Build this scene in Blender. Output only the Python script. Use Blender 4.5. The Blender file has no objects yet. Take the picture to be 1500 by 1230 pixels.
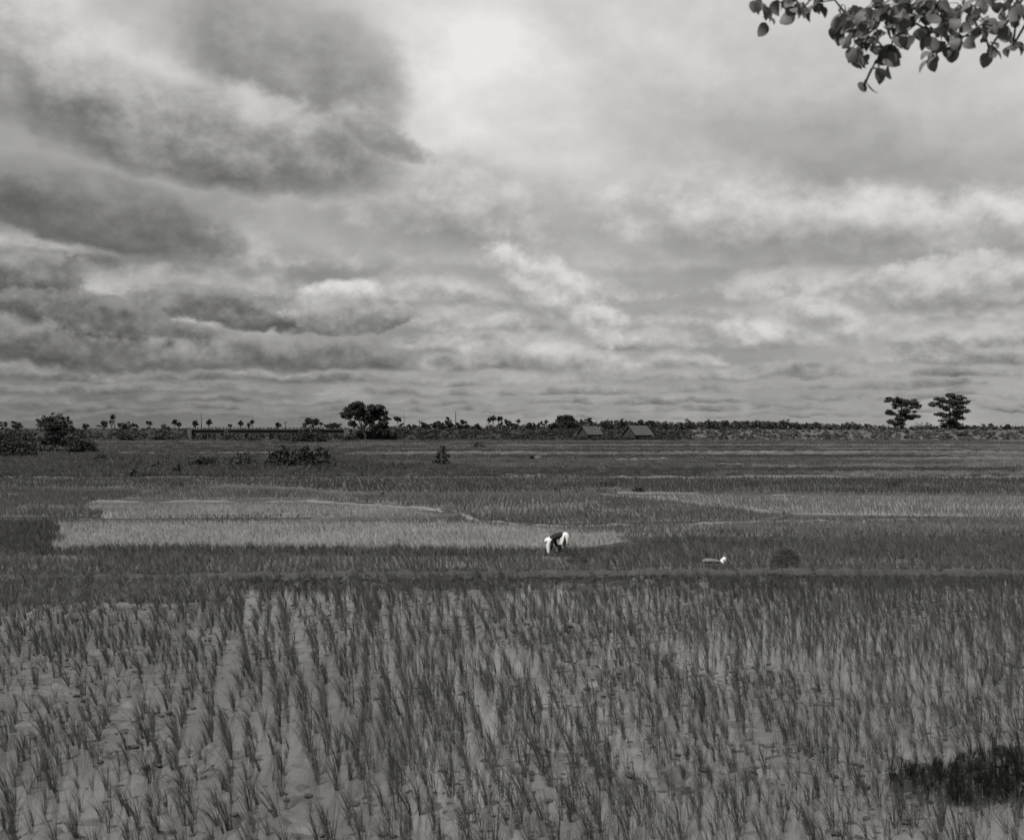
import bpy, bmesh, math, random
import numpy as np
from mathutils import Vector, Matrix

random.seed(7)
rng = np.random.default_rng(7)
scene = bpy.context.scene
COL = scene.collection

# ------------------------------------------------------------------ camera
F = 1608.0      # focal length in pixels of the 1500 px wide photograph
H = 4.6         # camera height above the paddies
HY = 626.0      # row of the horizon
cam_data = bpy.data.cameras.new('camera')
cam_data.sensor_width = 36.0
cam_data.lens = F / 1500.0 * 36.0
cam_data.shift_y = (HY - 615.0) / 1500.0
cam_data.clip_start = 0.1
cam_data.clip_end = 20000.0
cam_data.dof.use_dof = True
cam_data.dof.focus_distance = 55.0
cam_data.dof.aperture_fstop = 2.3
cam = bpy.data.objects.new('camera', cam_data)
cam.location = (0, 0, H)
cam.rotation_euler = (math.radians(90), 0, 0)
COL.objects.link(cam)
scene.camera = cam

scene.view_settings.view_transform = 'Standard'
scene.view_settings.look = 'None'
scene.view_settings.exposure = 0.0
scene.view_settings.gamma = 1.0
scene.view_settings.use_curve_mapping = False
scene.cycles.max_bounces = 6
scene.cycles.transparent_max_bounces = 8

SUN_EL = math.radians(57)
SUN_AZ = math.radians(219)      # compass style: from +Y, clockwise -> behind the camera, to its left
sun_dir = Vector((math.sin(SUN_AZ) * math.cos(SUN_EL), math.cos(SUN_AZ) * math.cos(SUN_EL), math.sin(SUN_EL)))
sd = bpy.data.lights.new('sun', 'SUN')
sd.energy = 4.7
sd.angle = math.radians(0.6)
sd.color = (1.0, 0.985, 0.96)
sun = bpy.data.objects.new('sun', sd)
sun.rotation_euler = (-sun_dir).to_track_quat('-Z', 'Y').to_euler()
sun.location = (0, 0, 40)
COL.objects.link(sun)

WARM = (1.012, 1.0, 0.975)      # tone of the print: a black and white photograph, hardly warm


def g3(v, a=1.0):
    return (v * WARM[0], v * WARM[1], v * WARM[2], a)


# ------------------------------------------------------------------ node maths
class N:
    """a socket with operators"""
    nt = None

    def __init__(self, s):
        self.s = s

    @staticmethod
    def m(op, *a, clamp=False):
        n = N.nt.nodes.new('ShaderNodeMath')
        n.operation = op
        n.use_clamp = clamp
        for i, x in enumerate(a):
            if isinstance(x, N):
                N.nt.links.new(x.s, n.inputs[i])
            else:
                n.inputs[i].default_value = float(x)
        return N(n.outputs[0])

    def __add__(s, o): return N.m('ADD', s, o)
    __radd__ = __add__
    def __sub__(s, o): return N.m('SUBTRACT', s, o)
    def __rsub__(s, o): return N.m('SUBTRACT', o, s)
    def __mul__(s, o): return N.m('MULTIPLY', s, o)
    __rmul__ = __mul__
    def __truediv__(s, o): return N.m('DIVIDE', s, o)
    def __pow__(s, o): return N.m('POWER', s, o)


def nmix(a, b, t):
    return a + (b - a) * t if isinstance(a, N) or isinstance(b, N) else t * (b - a) + a


def sstep(x, lo, hi):
    n = N.nt.nodes.new('ShaderNodeMapRange')
    n.interpolation_type = 'SMOOTHSTEP'
    N.nt.links.new(x.s, n.inputs['Value'])
    n.inputs['From Min'].default_value = lo
    n.inputs['From Max'].default_value = hi
    return N(n.outputs['Result'])


def combine(x, y, z):
    n = N.nt.nodes.new('ShaderNodeCombineXYZ')
    for i, v in enumerate((x, y, z)):
        if isinstance(v, N):
            N.nt.links.new(v.s, n.inputs[i])
        else:
            n.inputs[i].default_value = v
    return n.outputs[0]


def noise(vec, scale, detail=4.0, rough=0.55, lac=2.0, dist=0.0):
    n = N.nt.nodes.new('ShaderNodeTexNoise')
    N.nt.links.new(vec, n.inputs['Vector'])
    n.inputs['Scale'].default_value = scale
    n.inputs['Detail'].default_value = detail
    n.inputs['Roughness'].default_value = rough
    n.inputs['Lacunarity'].default_value = lac
    n.inputs['Distortion'].default_value = dist
    return N(n.outputs['Fac'])


# ------------------------------------------------------------------ world: daylight sky under broken cloud
world = bpy.data.worlds.new('World')
scene.world = world
world.use_nodes = True
nt = world.node_tree
nt.nodes.clear()
N.nt = nt
tc = nt.nodes.new('ShaderNodeTexCoord')
sep = nt.nodes.new('ShaderNodeSeparateXYZ')
nt.links.new(tc.outputs['Generated'], sep.inputs[0])
dx, dy, dz = (N(sep.outputs[i]) for i in range(3))
AZ = N.m('ARCTAN2', dx, dy)
EL = N.m('ARCSINE', dz)
up = N.m('MAXIMUM', dz, 0.0)
# cloud deck coordinates: streets of cloud that close up towards the horizon
px_ = dx / (up + 0.10)
py_ = dy / (up + 0.10)
deck = combine(px_, py_, 0.0)
look = combine(dx, dy, dz * 1.9)
deep = combine(dx, dy, dz * 6.0)

def nz(vec, scale, detail=6.0, rough=0.58, dist=0.0, gain=4.0):
    """noise centred on 0, spread about +-1"""
    return (noise(vec, scale, detail, rough, dist=dist) - 0.5) * gain


puff = combine(dx, dy, dz * 1.35)
look_up = combine(dx + 0.010, dy, dz * 1.35 + 0.026)     # the same place, a step towards the sun
wA = nz(look, 3.4, 5, 0.52)                # broad masses
wB = nz(puff, 15.0, 8, 0.58)               # billows
wBu = nz(look_up, 15.0, 8, 0.58)
wC = nz(puff, 52.0, 7, 0.60)               # rags
wM = nz(puff, 30.0, 7, 0.58)                # smaller billows
wMu = nz(combine(dx + 0.004, dy, dz * 1.35 + 0.012), 30.0, 7, 0.58)
reliefM = wM - wMu
wD = nz(deck, 1.1, 8, 0.58, 0.25)          # the deck overhead
wE = nz(deep, 9.0, 5, 0.58, 0.3)           # layers near the horizon
wF = nz(deep, 30.0, 4, 0.60)
wu = nz(combine(dx, dz * 1.6, dy + 7.3), 7.0, 6, 0.60)
wv = nz(combine(dy, dx + 3.1, dz * 1.6), 7.0, 6, 0.60)
relief = wB - wBu                          # lit where the cloud thins towards the light
low = 1.0 - sstep(EL, 0.03, 0.12)         # 1 next to the horizon
mid = 1.0 - sstep(EL, 0.06, 0.34)


def ang(px, py):
    u = math.atan((px - 750.0) / F)
    v = math.atan((HY - py) / F * math.cos(u))
    return u, v


U = AZ + wu * 0.030 + wC * 0.004
V = EL + wv * 0.020 + wC * 0.004
U2 = AZ + wu * 0.014 + wM * 0.002
V2 = EL + wv * 0.007 + wM * 0.002


def make_group(name, ins, body):
    """a reusable piece of node maths"""
    g = bpy.data.node_groups.new(name, 'ShaderNodeTree')
    for i in ins: g.interface.new_socket(i, in_out='INPUT', socket_type='NodeSocketFloat')
    g.interface.new_socket('out', in_out='OUTPUT', socket_type='NodeSocketFloat')
    gi = g.nodes.new('NodeGroupInput'); go = g.nodes.new('NodeGroupOutput')
    old = N.nt; N.nt = g
    r_ = body(*[N(gi.outputs[k]) for k in range(len(ins))])
    g.links.new(r_.s, go.inputs[0])
    N.nt = old
    return g


def use_group(g, *args):
    n = N.nt.nodes.new('ShaderNodeGroup'); n.node_tree = g
    for i, x in enumerate(args):
        if isinstance(x, N): N.nt.links.new(x.s, n.inputs[i])
        else: n.inputs[i].default_value = float(x)
    return N(n.outputs[0])


def _blob(val, U, V, u0, v0, ax, bx, ay, by, amp):
    a, b = U - u0, V - v0
    x = a * ax + b * bx
    y = b * ay - a * by
    return val + N.m('EXPONENT', (x * x + y * y) * -1.0) * amp


def _bank(val, U, V, nB, nM, nC, rel, u0, v0, ax, bx, ay, by, top, bot, soft, kB, kM, kC, flat):
    a, b = U - u0, V - v0
    x = a * ax + b * bx
    y = b * ay - a * by
    yd = N.m('MINIMUM', y, 0.0)
    n_ = nB * kB + nM * kM + nC * kC
    field = 1.0 - (x * x + y * y + yd * yd * flat) + n_ * (sstep(y, -0.9, 0.2) * 0.45 + 0.55)
    m = N.m('MULTIPLY_ADD', field / soft, 0.5, 0.5, clamp=True)
    m = m * m * (3.0 - m * 2.0)
    shade = sstep(y + n_ * 0.30 + rel * 0.35, -1.0, 1.1)
    tone = shade * (top - bot) + bot + nC * 0.006 + rel * 0.040 + nB * 0.008
    return val + (tone - val) * m


def _tier(val, V, nC, rel, n, base, inv_h, have, top, bot, soft):
    """a rank of cumulus seen from below and the side: level dark bases, heaped lighter tops, gaps between"""
    t = (V - base) * inv_h
    h = n * 0.85 + have + nC * 0.10               # local height of the heap, in units of the rank
    f = h - t
    m = N.m('MULTIPLY_ADD', f / soft, 0.5, 0.5, clamp=True)
    m = m * m * (3.0 - m * 2.0)
    m = m * sstep(t + nC * 0.05 + n * 0.05, -0.14, 0.10) * sstep(h, 0.0, 0.35)
    q = sstep(t - h + rel * 0.25 + n * 0.1, -1.35, 0.05)
    tone = q * (top - bot) + bot + rel * 0.035 + nC * 0.005
    return val + (tone - val) * m


G_TIER = make_group('cloud_rank', ['val', 'V', 'nC', 'rel', 'n', 'base', 'inv_h', 'have', 'top', 'bot', 'soft'], _tier)
G_BLOB = make_group('cloud_swell', ['val', 'U', 'V', 'u0', 'v0', 'ax', 'bx', 'ay', 'by', 'amp'], _blob)
G_BANK = make_group('cloud_bank', ['val', 'U', 'V', 'nB', 'nM', 'nC', 'rel', 'u0', 'v0', 'ax', 'bx', 'ay', 'by', 'top', 'bot', 'soft', 'kB', 'kM', 'kC', 'flat'], _bank)


def axes(cx, cy, rx, ry, rot):
    u0, v0 = ang(cx, cy)
    c, s = math.cos(math.radians(rot)), math.sin(math.radians(rot))
    return u0, v0, c * F / rx, s * F / rx, c * F / ry, s * F / ry


def blob(val, cx, cy, rx, ry, rot, amp):
    return use_group(G_BLOB, val, U, V, *axes(cx, cy, rx, ry, rot), amp)


def bank(val, cx, cy, rx, ry, rot, top, bot, soft=0.22, ragged=1.0, flat=0.6):
    """a cloud with a torn upper edge and a flatter, darker base laid over what is behind it"""
    q = min(1.0, max(0.0, (ry - 12.0) / 60.0))
    return use_group(G_BANK, val, U2, V2, wB, wM, wC, relief if q > 0.6 else reliefM, *axes(cx, cy, rx * 1.12, ry * 1.12, rot), top, bot, soft,
                     (0.25 + 0.45 * q) * ragged, (0.50 - 0.32 * q) * ragged, (0.34 - 0.24 * q) * ragged, flat)


val = nmix(0.620, 0.765, sstep(EL, 0.03, 0.33))
val = val + wA * 0.045 + wD * 0.020 * (1.0 - low * 0.8) + wB * 0.018 + wC * 0.005 + relief * 0.022
val = val - (1.0 - sstep(AZ, -0.50, 0.02)) * 0.075
for b in [
    (690, 90, 60, 120, -22, 0.07), (790, 110, 330, 200, 0, 0.035), (600, 30, 110, 90, 0, 0.04),
    (420, 110, 130, 95, -25, -0.10), (505, 165, 55, 75, 0, -0.07),
    (120, 90, 170, 85, -28, 0.10), (270, 150, 200, 45, -28, 0.09),
    (20, 60, 60, 90, 0, -0.03),
    (1150, 235, 320, 80, -8, -0.09), (1430, 345, 190, 50, 4, -0.12), (1220, 380, 210, 22, -2, -0.06),
    (1150, 285, 260, 20, -6, 0.06), (1000, 250, 120, 30, -14, 0.06),
    (600, 245, 150, 55, -10, 0.10), (900, 420, 220, 50, 0, -0.03),
    (1200, 490, 120, 34, 0, 0.04), (1370, 402, 80, 20, 0, 0.09), (795, 410, 60, 34, -35, 0.09),
    (820, 545, 130, 26, 0, 0.05), (700, 330, 260, 50, 0, 0.03),
    (60, 345, 190, 45, -6, -0.13), (520, 395, 170, 20, -4, -0.05),
]:
    val = blob(val, *b)
# layered streets over the horizon



LEFT = (1.0 - sstep(AZ, -0.42, 0.05))
RIGHT = sstep(AZ, 0.15, 0.45)


def tier(val, k, base_px, h_px, width_px, have, top, bot, soft):
    vb = math.atan((HY - base_px) / F)
    vec = combine(AZ * (F / width_px) + k * 7.31, EL * (F / h_px) * 0.45 + k * 3.7, dy * 0.001 + k * 5.9)
    n = nz(vec, 1.0, 5, 0.58, 0.15)
    return use_group(G_TIER, val, V2, wC, reliefM, n, vb, F / h_px, have, top, bot, soft)


val = val - LEFT * low * 0.02
for i_, t_ in enumerate([
    (611, 10, 60, 0.60, 0.61, 0.49, 0.7), (602, 12, 75, 0.55, 0.62, 0.48, 0.6), (591, 16, 90, 0.60, 0.64, 0.47, 0.5), (577, 20, 110, 0.55, 0.65, 0.47, 0.4),
    (561, 26, 120, 0.60, 0.68, 0.47, 0.35), (541, 34, 130, 0.55, 0.71, 0.475, 0.32), (515, 42, 150, 0.50, 0.74, 0.48, 0.32), (482, 48, 170, 0.45, 0.75, 0.50, 0.35),
    (440, 56, 210, 0.42, 0.77, 0.53, 0.45), (388, 66, 260, 0.35, 0.78, 0.56, 0.6),
]):
    val = tier(val, i_ + 1, *t_)
val = val - LEFT * mid * 0.055
for b in [
    (1180, 335, 340, 52, -4, 0.79, 0.60, 0.75, 1.0, 0.2),
    (650, 300, 210, 75, -8, 0.77, 0.60, 0.60, 1.1, 0.3),
    (1420, 425, 140, 36, 0, 0.76, 0.60, 0.40, 1.1, 0.4),
    (800, 432, 100, 42, -30, 0.80, 0.62, 0.55, 1.5, 0.4),
    (425, 105, 140, 95, -24, 0.65, 0.555, 0.60, 0.8, 0.6),
    (140, 130, 190, 75, -28, 0.79, 0.60, 0.70, 0.8, 0.4),
    (285, 200, 270, 72, -6, 0.73, 0.455, 0.40, 0.75, 0.8),
    (125, 312, 185, 50, -9, 0.57, 0.42, 0.35, 0.75, 0.6),
    (560, 208, 60, 18, -18, 0.63, 0.55, 0.8, 1.4, 0.5),
    (492, 432, 54, 20, 0, 0.80, 0.65, 0.7, 1.6, 0.3),
    (150, 440, 60, 20, -10, 0.72, 0.60, 0.8, 1.5, 0.3),
    (250, 470, 62, 18, -18, 0.76, 0.60, 0.7, 1.5, 0.3),
    (35, 408, 80, 38, 0, 0.60, 0.38, 0.30, 1.3, 0.6),
    (345, 452, 115, 28, -5, 0.60, 0.40, 0.30, 1.5, 0.6),
    (512, 466, 76, 24, 0, 0.66, 0.46, 0.30, 1.7, 0.6),
    (175, 480, 135, 38, -12, 0.55, 0.345, 0.30, 1.4, 0.6),
    (50, 505, 160, 32, -6, 0.58, 0.38, 0.45, 1.4, 0.8),
    (420, 522, 150, 26, 0, 0.60, 0.43, 0.55, 1.5, 0.8),
    (1120, 500, 90, 24, 0, 0.78, 0.60, 0.9, 1.2, 0.9),
    (1215, 475, 70, 26, -20, 0.78, 0.62, 0.9, 1.3, 0.9),
    (800, 528, 110, 24, -8, 0.76, 0.58, 0.8, 1.2, 0.8),
]:
    val = bank(val, *b)
val = val + low * (wE * 0.020 + wF * 0.015)
val = (val - 0.62) * 1.22 + 0.615 - low * 0.012
val = N.m('MINIMUM', N.m('MAXIMUM', val, 0.30), 0.93)
lin = val ** 2.2
# ground side of the world (never seen above the fields)
lin = nmix(0.07, lin, sstep(EL, -0.02, 0.0))
skyt = nt.nodes.new('ShaderNodeTexSky')
skyt.sky_type = 'NISHITA'
skyt.sun_disc = False
skyt.sun_elevation = SUN_EL
skyt.sun_rotation = SUN_AZ
bw = nt.nodes.new('ShaderNodeRGBToBW')
nt.links.new(skyt.outputs[0], bw.inputs[0])
SKY_STRENGTH = 0.1
clear = N.m('MINIMUM', N(bw.outputs[0]), 4.0)
total = lin * (0.93 / SKY_STRENGTH) + clear * 0.06
colw = nt.nodes.new('ShaderNodeVectorMath')
colw.operation = 'SCALE'
colw.inputs[0].default_value = WARM
nt.links.new(total.s, colw.inputs['Scale'])
bg = nt.nodes.new('ShaderNodeBackground')
nt.links.new(colw.outputs[0], bg.inputs['Color'])
bg.inputs['Strength'].default_value = SKY_STRENGTH
wo = nt.nodes.new('ShaderNodeOutputWorld')
nt.links.new(bg.outputs[0], wo.inputs[0])
world.cycles.sampling_method = 'MANUAL'
world.cycles.sample_map_resolution = 512


# ------------------------------------------------------------------ helpers
def gp(px, py):
    """a pixel on the ground -> (x, y)"""
    d = F * H / (py - HY)
    return ((px - 750.0) / F * d, d)


def pt(px, py, d):
    """a pixel at depth d -> (x, y, z)"""
    return ((px - 750.0) / F * d, d, H - (py - HY) / F * d)


def tag(o, label=None, cat=None, group=None, kind=None):
    if label: o['label'] = label
    if cat: o['category'] = cat
    if group: o['group'] = group
    if kind: o['kind'] = kind
    return o


def mesh(name, v, f, mat=None, smooth=False):
    me = bpy.data.meshes.new(name)
    v = np.asarray(v, dtype=np.float32)
    if isinstance(f, np.ndarray):
        k = f.shape[1]
        me.vertices.add(len(v)); me.vertices.foreach_set('co', v.ravel())
        me.loops.add(f.size); me.loops.foreach_set('vertex_index', f.ravel().astype(np.int32))
        me.polygons.add(len(f)); me.polygons.foreach_set('loop_start', np.arange(0, f.size, k, dtype=np.int32))
        me.update(calc_edges=True)
    else:
        me.from_pydata([tuple(map(float, p)) for p in v], [], [tuple(map(int, q)) for q in f])
        me.update()
    if mat: me.materials.append(mat)
    if smooth: me.polygons.foreach_set('use_smooth', np.ones(len(me.polygons), dtype=bool))
    return me


def obj(name, me, parent=None, loc=(0, 0, 0), rot=(0, 0, 0), scale=(1, 1, 1)):
    o = bpy.data.objects.new(name, me)
    o.location, o.rotation_euler, o.scale = loc, rot, scale
    if parent: o.parent = parent
    COL.objects.link(o)
    return o


def empty(name, loc, rz=0.0):
    o = bpy.data.objects.new(name, None)
    o.empty_display_size = 0.3
    o.location = loc; o.rotation_euler = (0, 0, rz)
    COL.objects.link(o)
    return o


class MB:
    """collects simple shapes into one mesh"""
    def __init__(self):
        self.v, self.f = [], []

    def add(self, v, f):
        k = len(self.v)
        self.v += [tuple(p) for p in v]
        self.f += [tuple(i + k for i in q) for q in f]

    def box(self, x0, x1, y0, y1, z0, z1):
        self.add([(x0, y0, z0), (x1, y0, z0), (x1, y1, z0), (x0, y1, z0), (x0, y0, z1), (x1, y0, z1), (x1, y1, z1), (x0, y1, z1)],
                 [(0, 3, 2, 1), (4, 5, 6, 7), (0, 1, 5, 4), (1, 2, 6, 5), (2, 3, 7, 6), (3, 0, 4, 7)])

    def tube(self, pts, radii, n=8, cap=True):
        pts = [Vector(p) for p in pts]
        rings = []
        for i, p in enumerate(pts):
            a = pts[max(i - 1, 0)]; b = pts[min(i + 1, len(pts) - 1)]
            t = (b - a).normalized() if (b - a).length > 1e-9 else Vector((0, 0, 1))
            ref = Vector((0, 1, 0)) if abs(t.y) < 0.9 else Vector((1, 0, 0))
            u = t.cross(ref).normalized(); w = t.cross(u)
            r = radii[i]
            rings.append([p + (u * math.cos(2 * math.pi * k / n) + w * math.sin(2 * math.pi * k / n)) * r for k in range(n)])
        v = [q for ring in rings for q in ring]
        f = []
        for i in range(len(rings) - 1):
            for k in range(n):
                a = i * n + k; b = i * n + (k + 1) % n
                f.append((a, b, b + n, a + n))
        if cap:
            f.append(tuple(range(n - 1, -1, -1)))
            f.append(tuple((len(rings) - 1) * n + k for k in range(n)))
        self.add(v, f)

    def build(self, name, mat, parent=None, smooth=False, loc=(0, 0, 0)):
        return obj(name, mesh(name, self.v, self.f, mat, smooth), parent, loc)


_tab = rng.random((256, 256))


def vnoise(x, y, s=1.0, off=0.0):
    x = np.asarray(x, float) / s + off * 17.31 + 1000; y = np.asarray(y, float) / s + off * 9.7 + 1000
    xi = np.floor(x).astype(int); yi = np.floor(y).astype(int)
    fx = x - xi; fy = y - yi
    fx = fx * fx * (3 - 2 * fx); fy = fy * fy * (3 - 2 * fy)
    g = lambda a, b: _tab[a % 256, b % 256]
    return (g(xi, yi) * (1 - fx) + g(xi + 1, yi) * fx) * (1 - fy) + (g(xi, yi + 1) * (1 - fx) + g(xi + 1, yi + 1) * fx) * fy


def fbm(x, y, s, o=4, off=0.0):
    r = 0; a = 1.0; t = 0
    for k in range(o):
        r = r + a * vnoise(x, y, s / 2 ** k, off + k * 3.1); t += a; a *= 0.5
    return r / t


def in_poly(x, y, poly):
    inside = np.zeros(len(x), bool)
    n = len(poly)
    for i in range(n):
        x1, y1 = poly[i]; x2, y2 = poly[(i + 1) % n]
        if y1 == y2: continue
        c = ((y1 > y) != (y2 > y)) & (x < (x2 - x1) * (y - y1) / (y2 - y1) + x1)
        inside ^= c
    return inside


# ------------------------------------------------------------------ materials
def material(name, v, var=0.25, scale=3.0, rough=0.85, detail=5.0, fine=0.0, fscale=40.0, bump=0.0, spec=0.3,
             translucent=0.0, per_object=0.0, stretch=None, dark=None, world_var=0.0, world_scale=0.25):
    v = v * 0.80
    m = bpy.data.materials.new(name)
    m.use_nodes = True
    t = m.node_tree
    N.nt = t
    b = t.nodes['Principled BSDF']
    tcn = t.nodes.new('ShaderNodeTexCoord')
    vec = tcn.outputs['Object']
    if stretch:
        mp = t.nodes.new('ShaderNodeMapping')
        mp.inputs['Scale'].default_value = stretch
        t.links.new(vec, mp.inputs['Vector']); vec = mp.outputs[0]
    a = noise(vec, scale, detail, 0.6)
    k = (a - 0.5) * (2.4 * var) + 1.0
    if fine:
        f_ = noise(vec, fscale, 4, 0.65)
        k = k * ((f_ - 0.5) * (2.4 * fine) + 1.0)
    if dark:                                  # blotches: (scale, amount)
        d_ = sstep(noise(vec, dark[0], 6, 0.65), 0.42, 0.68)
        k = k * (1.0 - d_ * dark[1])
    if per_object:
        oi = t.nodes.new('ShaderNodeObjectInfo')
        k = k * ((N(oi.outputs['Random']) - 0.5) * (2.0 * per_object) + 1.0)
    if world_var:                             # the crop stands better in some places than in others
        gn = t.nodes.new('ShaderNodeNewGeometry')
        k = k * ((noise(gn.outputs['Position'], world_scale, 4, 0.6) - 0.5) * (3.6 * world_var) + 1.0)
    k = N.m('MAXIMUM', k, 0.15)
    sc = t.nodes.new('ShaderNodeVectorMath'); sc.operation = 'SCALE'
    sc.inputs[0].default_value = (v * WARM[0], v * WARM[1], v * WARM[2])
    t.links.new(k.s, sc.inputs['Scale'])
    t.links.new(sc.outputs[0], b.inputs['Base Color'])
    b.inputs['Roughness'].default_value = rough
    b.inputs['Specular IOR Level'].default_value = spec
    if bump:
        bn = t.nodes.new('ShaderNodeBump')
        bn.inputs['Strength'].default_value = 1.0
        bn.inputs['Distance'].default_value = bump
        bb = noise(vec, fscale if fine else scale * 6, 6, 0.65)
        t.links.new(bb.s, bn.inputs['Height'])
        t.links.new(bn.outputs[0], b.inputs['Normal'])
    if translucent:
        tr = t.nodes.new('ShaderNodeBsdfTranslucent')
        t.links.new(sc.outputs[0], tr.inputs['Color'])
        mx = t.nodes.new('ShaderNodeMixShader')
        mx.inputs[0].default_value = translucent
        t.links.new(b.outputs[0], mx.inputs[1]); t.links.new(tr.outputs[0], mx.inputs[2])
        t.links.new(mx.outputs[0], t.nodes['Material Output'].inputs['Surface'])
    return m


M = {}
M['ground'] = material('ground_soil', 0.056, 0.35, 0.02, 0.95, 8, 0.4, 0.7)
M['mud'] = material('wet_paddy_mud', 0.115, 0.35, 0.55, 0.62, 7, 0.34, 9.0, bump=0.008, spec=0.4, dark=(1.4, 0.42))
M['water'] = material('muddy_shallow_water', 0.115, 0.35, 0.35, 0.10, 5, 0.22, 3.0, bump=0.0009, spec=0.5, dark=(0.8, 0.3))
M['bund'] = material('bund_earth', 0.062, 0.5, 1.6, 0.95, 6, 0.5, 9.0, bump=0.05)
M['bund_light'] = material('dry_bund_earth', 0.155, 0.5, 0.5, 0.95, 6, 0.4, 6.0)
M['bund_mid'] = material('grassy_bund_earth', 0.12, 0.55, 0.35, 0.95, 6, 0.4, 6.0)
M['bund_dim'] = material('damp_bund_earth', 0.075, 0.5, 0.3, 0.95, 6, 0.4, 6.0)
M['bark'] = material('bark', 0.10, 0.4, 4, 0.9, 5, 0.3, 30, bump=0.02)
M['bark_pale'] = material('pale_bark', 0.16, 0.3, 3, 0.9, 5)
M['leaf_dark'] = material('dark_foliage', 0.030, 0.45, 0.45, 0.75, 4, translucent=0.12, per_object=0.12)
M['leaf_mid'] = material('foliage', 0.055, 0.5, 0.5, 0.75, 4, translucent=0.12, per_object=0.12)
M['leaf_pale'] = material('pale_foliage', 0.105, 0.45, 0.5, 0.8, 4, translucent=0.12)
M['scrub_dark'] = material('scrub_foliage', 0.048, 0.6, 0.12, 0.85, 5, 0.3, 0.8, translucent=0.1)
M['scrub_pale'] = material('pale_scrub_foliage', 0.125, 0.5, 0.09, 0.85, 5, 0.3, 0.8, translucent=0.1)
M['far_wood'] = material('far_foliage', 0.055, 0.4, 0.05, 0.9, 5, translucent=0.1)
M['near_leaf'] = material('near_leaf', 0.19, 0.25, 6, 0.6, 4, spec=0.25, translucent=0.28, per_object=0.3)
M['concrete'] = material('old_concrete', 0.105, 0.3, 0.8, 0.9, 6, 0.25, 6)
M['steel'] = material('dark_girder_paint', 0.022, 0.3, 1.0, 0.7, 4)
M['pole_wood'] = material('weathered_pole', 0.07, 0.3, 2.0, 0.9, 4)
M['thatch'] = material('old_thatch', 0.072, 0.35, 0.8, 0.95, 6, 0.35, 5, stretch=(1, 1, 3))
M['wall'] = material('woven_wall', 0.045, 0.3, 1.5, 0.9, 5, 0.3, 9)
M['dark_opening'] = material('dark_wood', 0.02, 0.3, 2, 0.9)
M['white_cloth'] = material('white_cotton', 0.78, 0.08, 5, 0.9, 4, 0.06, 30, bump=0.004)
M['dark_cloth'] = material('dark_cotton', 0.022, 0.25, 8, 0.9, 4)
M['grey_cloth'] = material('grey_sacking', 0.15, 0.25, 9, 0.9, 5, 0.2, 60, bump=0.004)
M['skin'] = material('brown_skin', 0.055, 0.1, 8, 0.6, 3, spec=0.4)
M['hair'] = material('black_hair', 0.012, 0.2, 20, 0.5, 3)
M['eye'] = material('eye_white', 0.5, 0.05, 20, 0.3, 2)
M['bundle'] = material('bundled_stalks', 0.072, 0.4, 3, 0.85, 4, translucent=0.15)
M['bundle_lit'] = material('sunlit_stalks', 0.12, 0.3, 3, 0.85, 4, translucent=0.15)  # paler copy of the stalk colour, painting sunlight on the heap's top


def rice_mat(name, v, var=0.3, per=0.25):
    return material(name, v, var, 0.35, 0.55, 3, spec=0.35, translucent=0.25, per_object=per, world_var=0.30, world_scale=0.22)


M['rice_near'] = rice_mat('rice_blades_near', 0.068)

# ------------------------------------------------------------------ ground
R = 9000.0
gv, gf = [], []
xs = np.concatenate([-np.geomspace(R, 30, 14), np.linspace(-25, 25, 6), np.geomspace(30, R, 14)])
ys = np.concatenate([[-R, -1500, -300, -60], np.linspace(-20, 20, 5), np.geomspace(30, R, 20)])
X, Y = np.meshgrid(xs, ys)
Z = np.zeros_like(X) - 0.02
gv = np.stack([X.ravel(), Y.ravel(), Z.ravel()], 1)
nx, ny = len(xs), len(ys)
I, J = np.meshgrid(np.arange(nx - 1), np.arange(ny - 1))
a = (J * nx + I).ravel()
gf = np.stack([a, a + 1, a + 1 + nx, a + nx], 1)
tag(obj('ground', mesh('ground', gv, gf, M['ground'])), 'flat farmland earth running out to the skyline', kind='structure')


def grid_mesh(name, x0, x1, y0, y1, nx, ny, zf, mat, smooth=True, keep=None):
    xs = np.linspace(x0, x1, nx); ys = np.linspace(y0, y1, ny)
    X, Y = np.meshgrid(xs, ys)
    Z = zf(X, Y)
    v = np.stack([X.ravel(), Y.ravel(), Z.ravel()], 1)
    I, J = np.meshgrid(np.arange(nx - 1), np.arange(ny - 1))
    a = (J * nx + I).ravel()
    f = np.stack([a, a + 1, a + 1 + nx, a + nx], 1)
    return mesh(name, v, f, mat, smooth)


# the nearest paddy: puddled mud with footprints, ripples and clods
BY = 33.4       # distance of the bund behind it


def bund_y(x):
    return BY + 0.9 * np.sin(x * 0.11 + 0.6) * 0.6 + 0.5 * np.sin(x * 0.031)


def mud_z(X, Y):
    z = (fbm(X, Y, 1.6, 4, 2) - 0.5) * 0.050 + (fbm(X * 0.7, Y, 0.30, 3, 5) - 0.5) * 0.030
    c = fbm(X * 0.8, Y, 0.22, 2, 9)
    patch = np.clip((fbm(X, Y, 2.2, 3, 13) - 0.47) * 5, 0, 1)
    z += np.clip(c - 0.56, 0, 1) * 0.45 * patch
    z -= np.clip(0.40 - fbm(X, Y, 0.26, 2, 21), 0, 1) * 0.45 * patch
    return z + 0.012


tag(obj('paddy_mud', grid_mesh('paddy_mud', -20, 20, 8.5, 33.6, 560, 430, mud_z, M['mud'])),
    'pale puddled mud of the nearest rice paddy with footprints and clods', kind='structure')


tag(obj('paddy_water', mesh('paddy_water', [(-19.9, 8.6, 0.021), (19.9, 8.6, 0.021), (19.9, 33.5, 0.021), (-19.9, 33.5, 0.021)], [(0, 1, 2, 3)], M['water'])),
    'film of muddy water standing between the rice rows of the nearest paddy', kind='structure')


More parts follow.
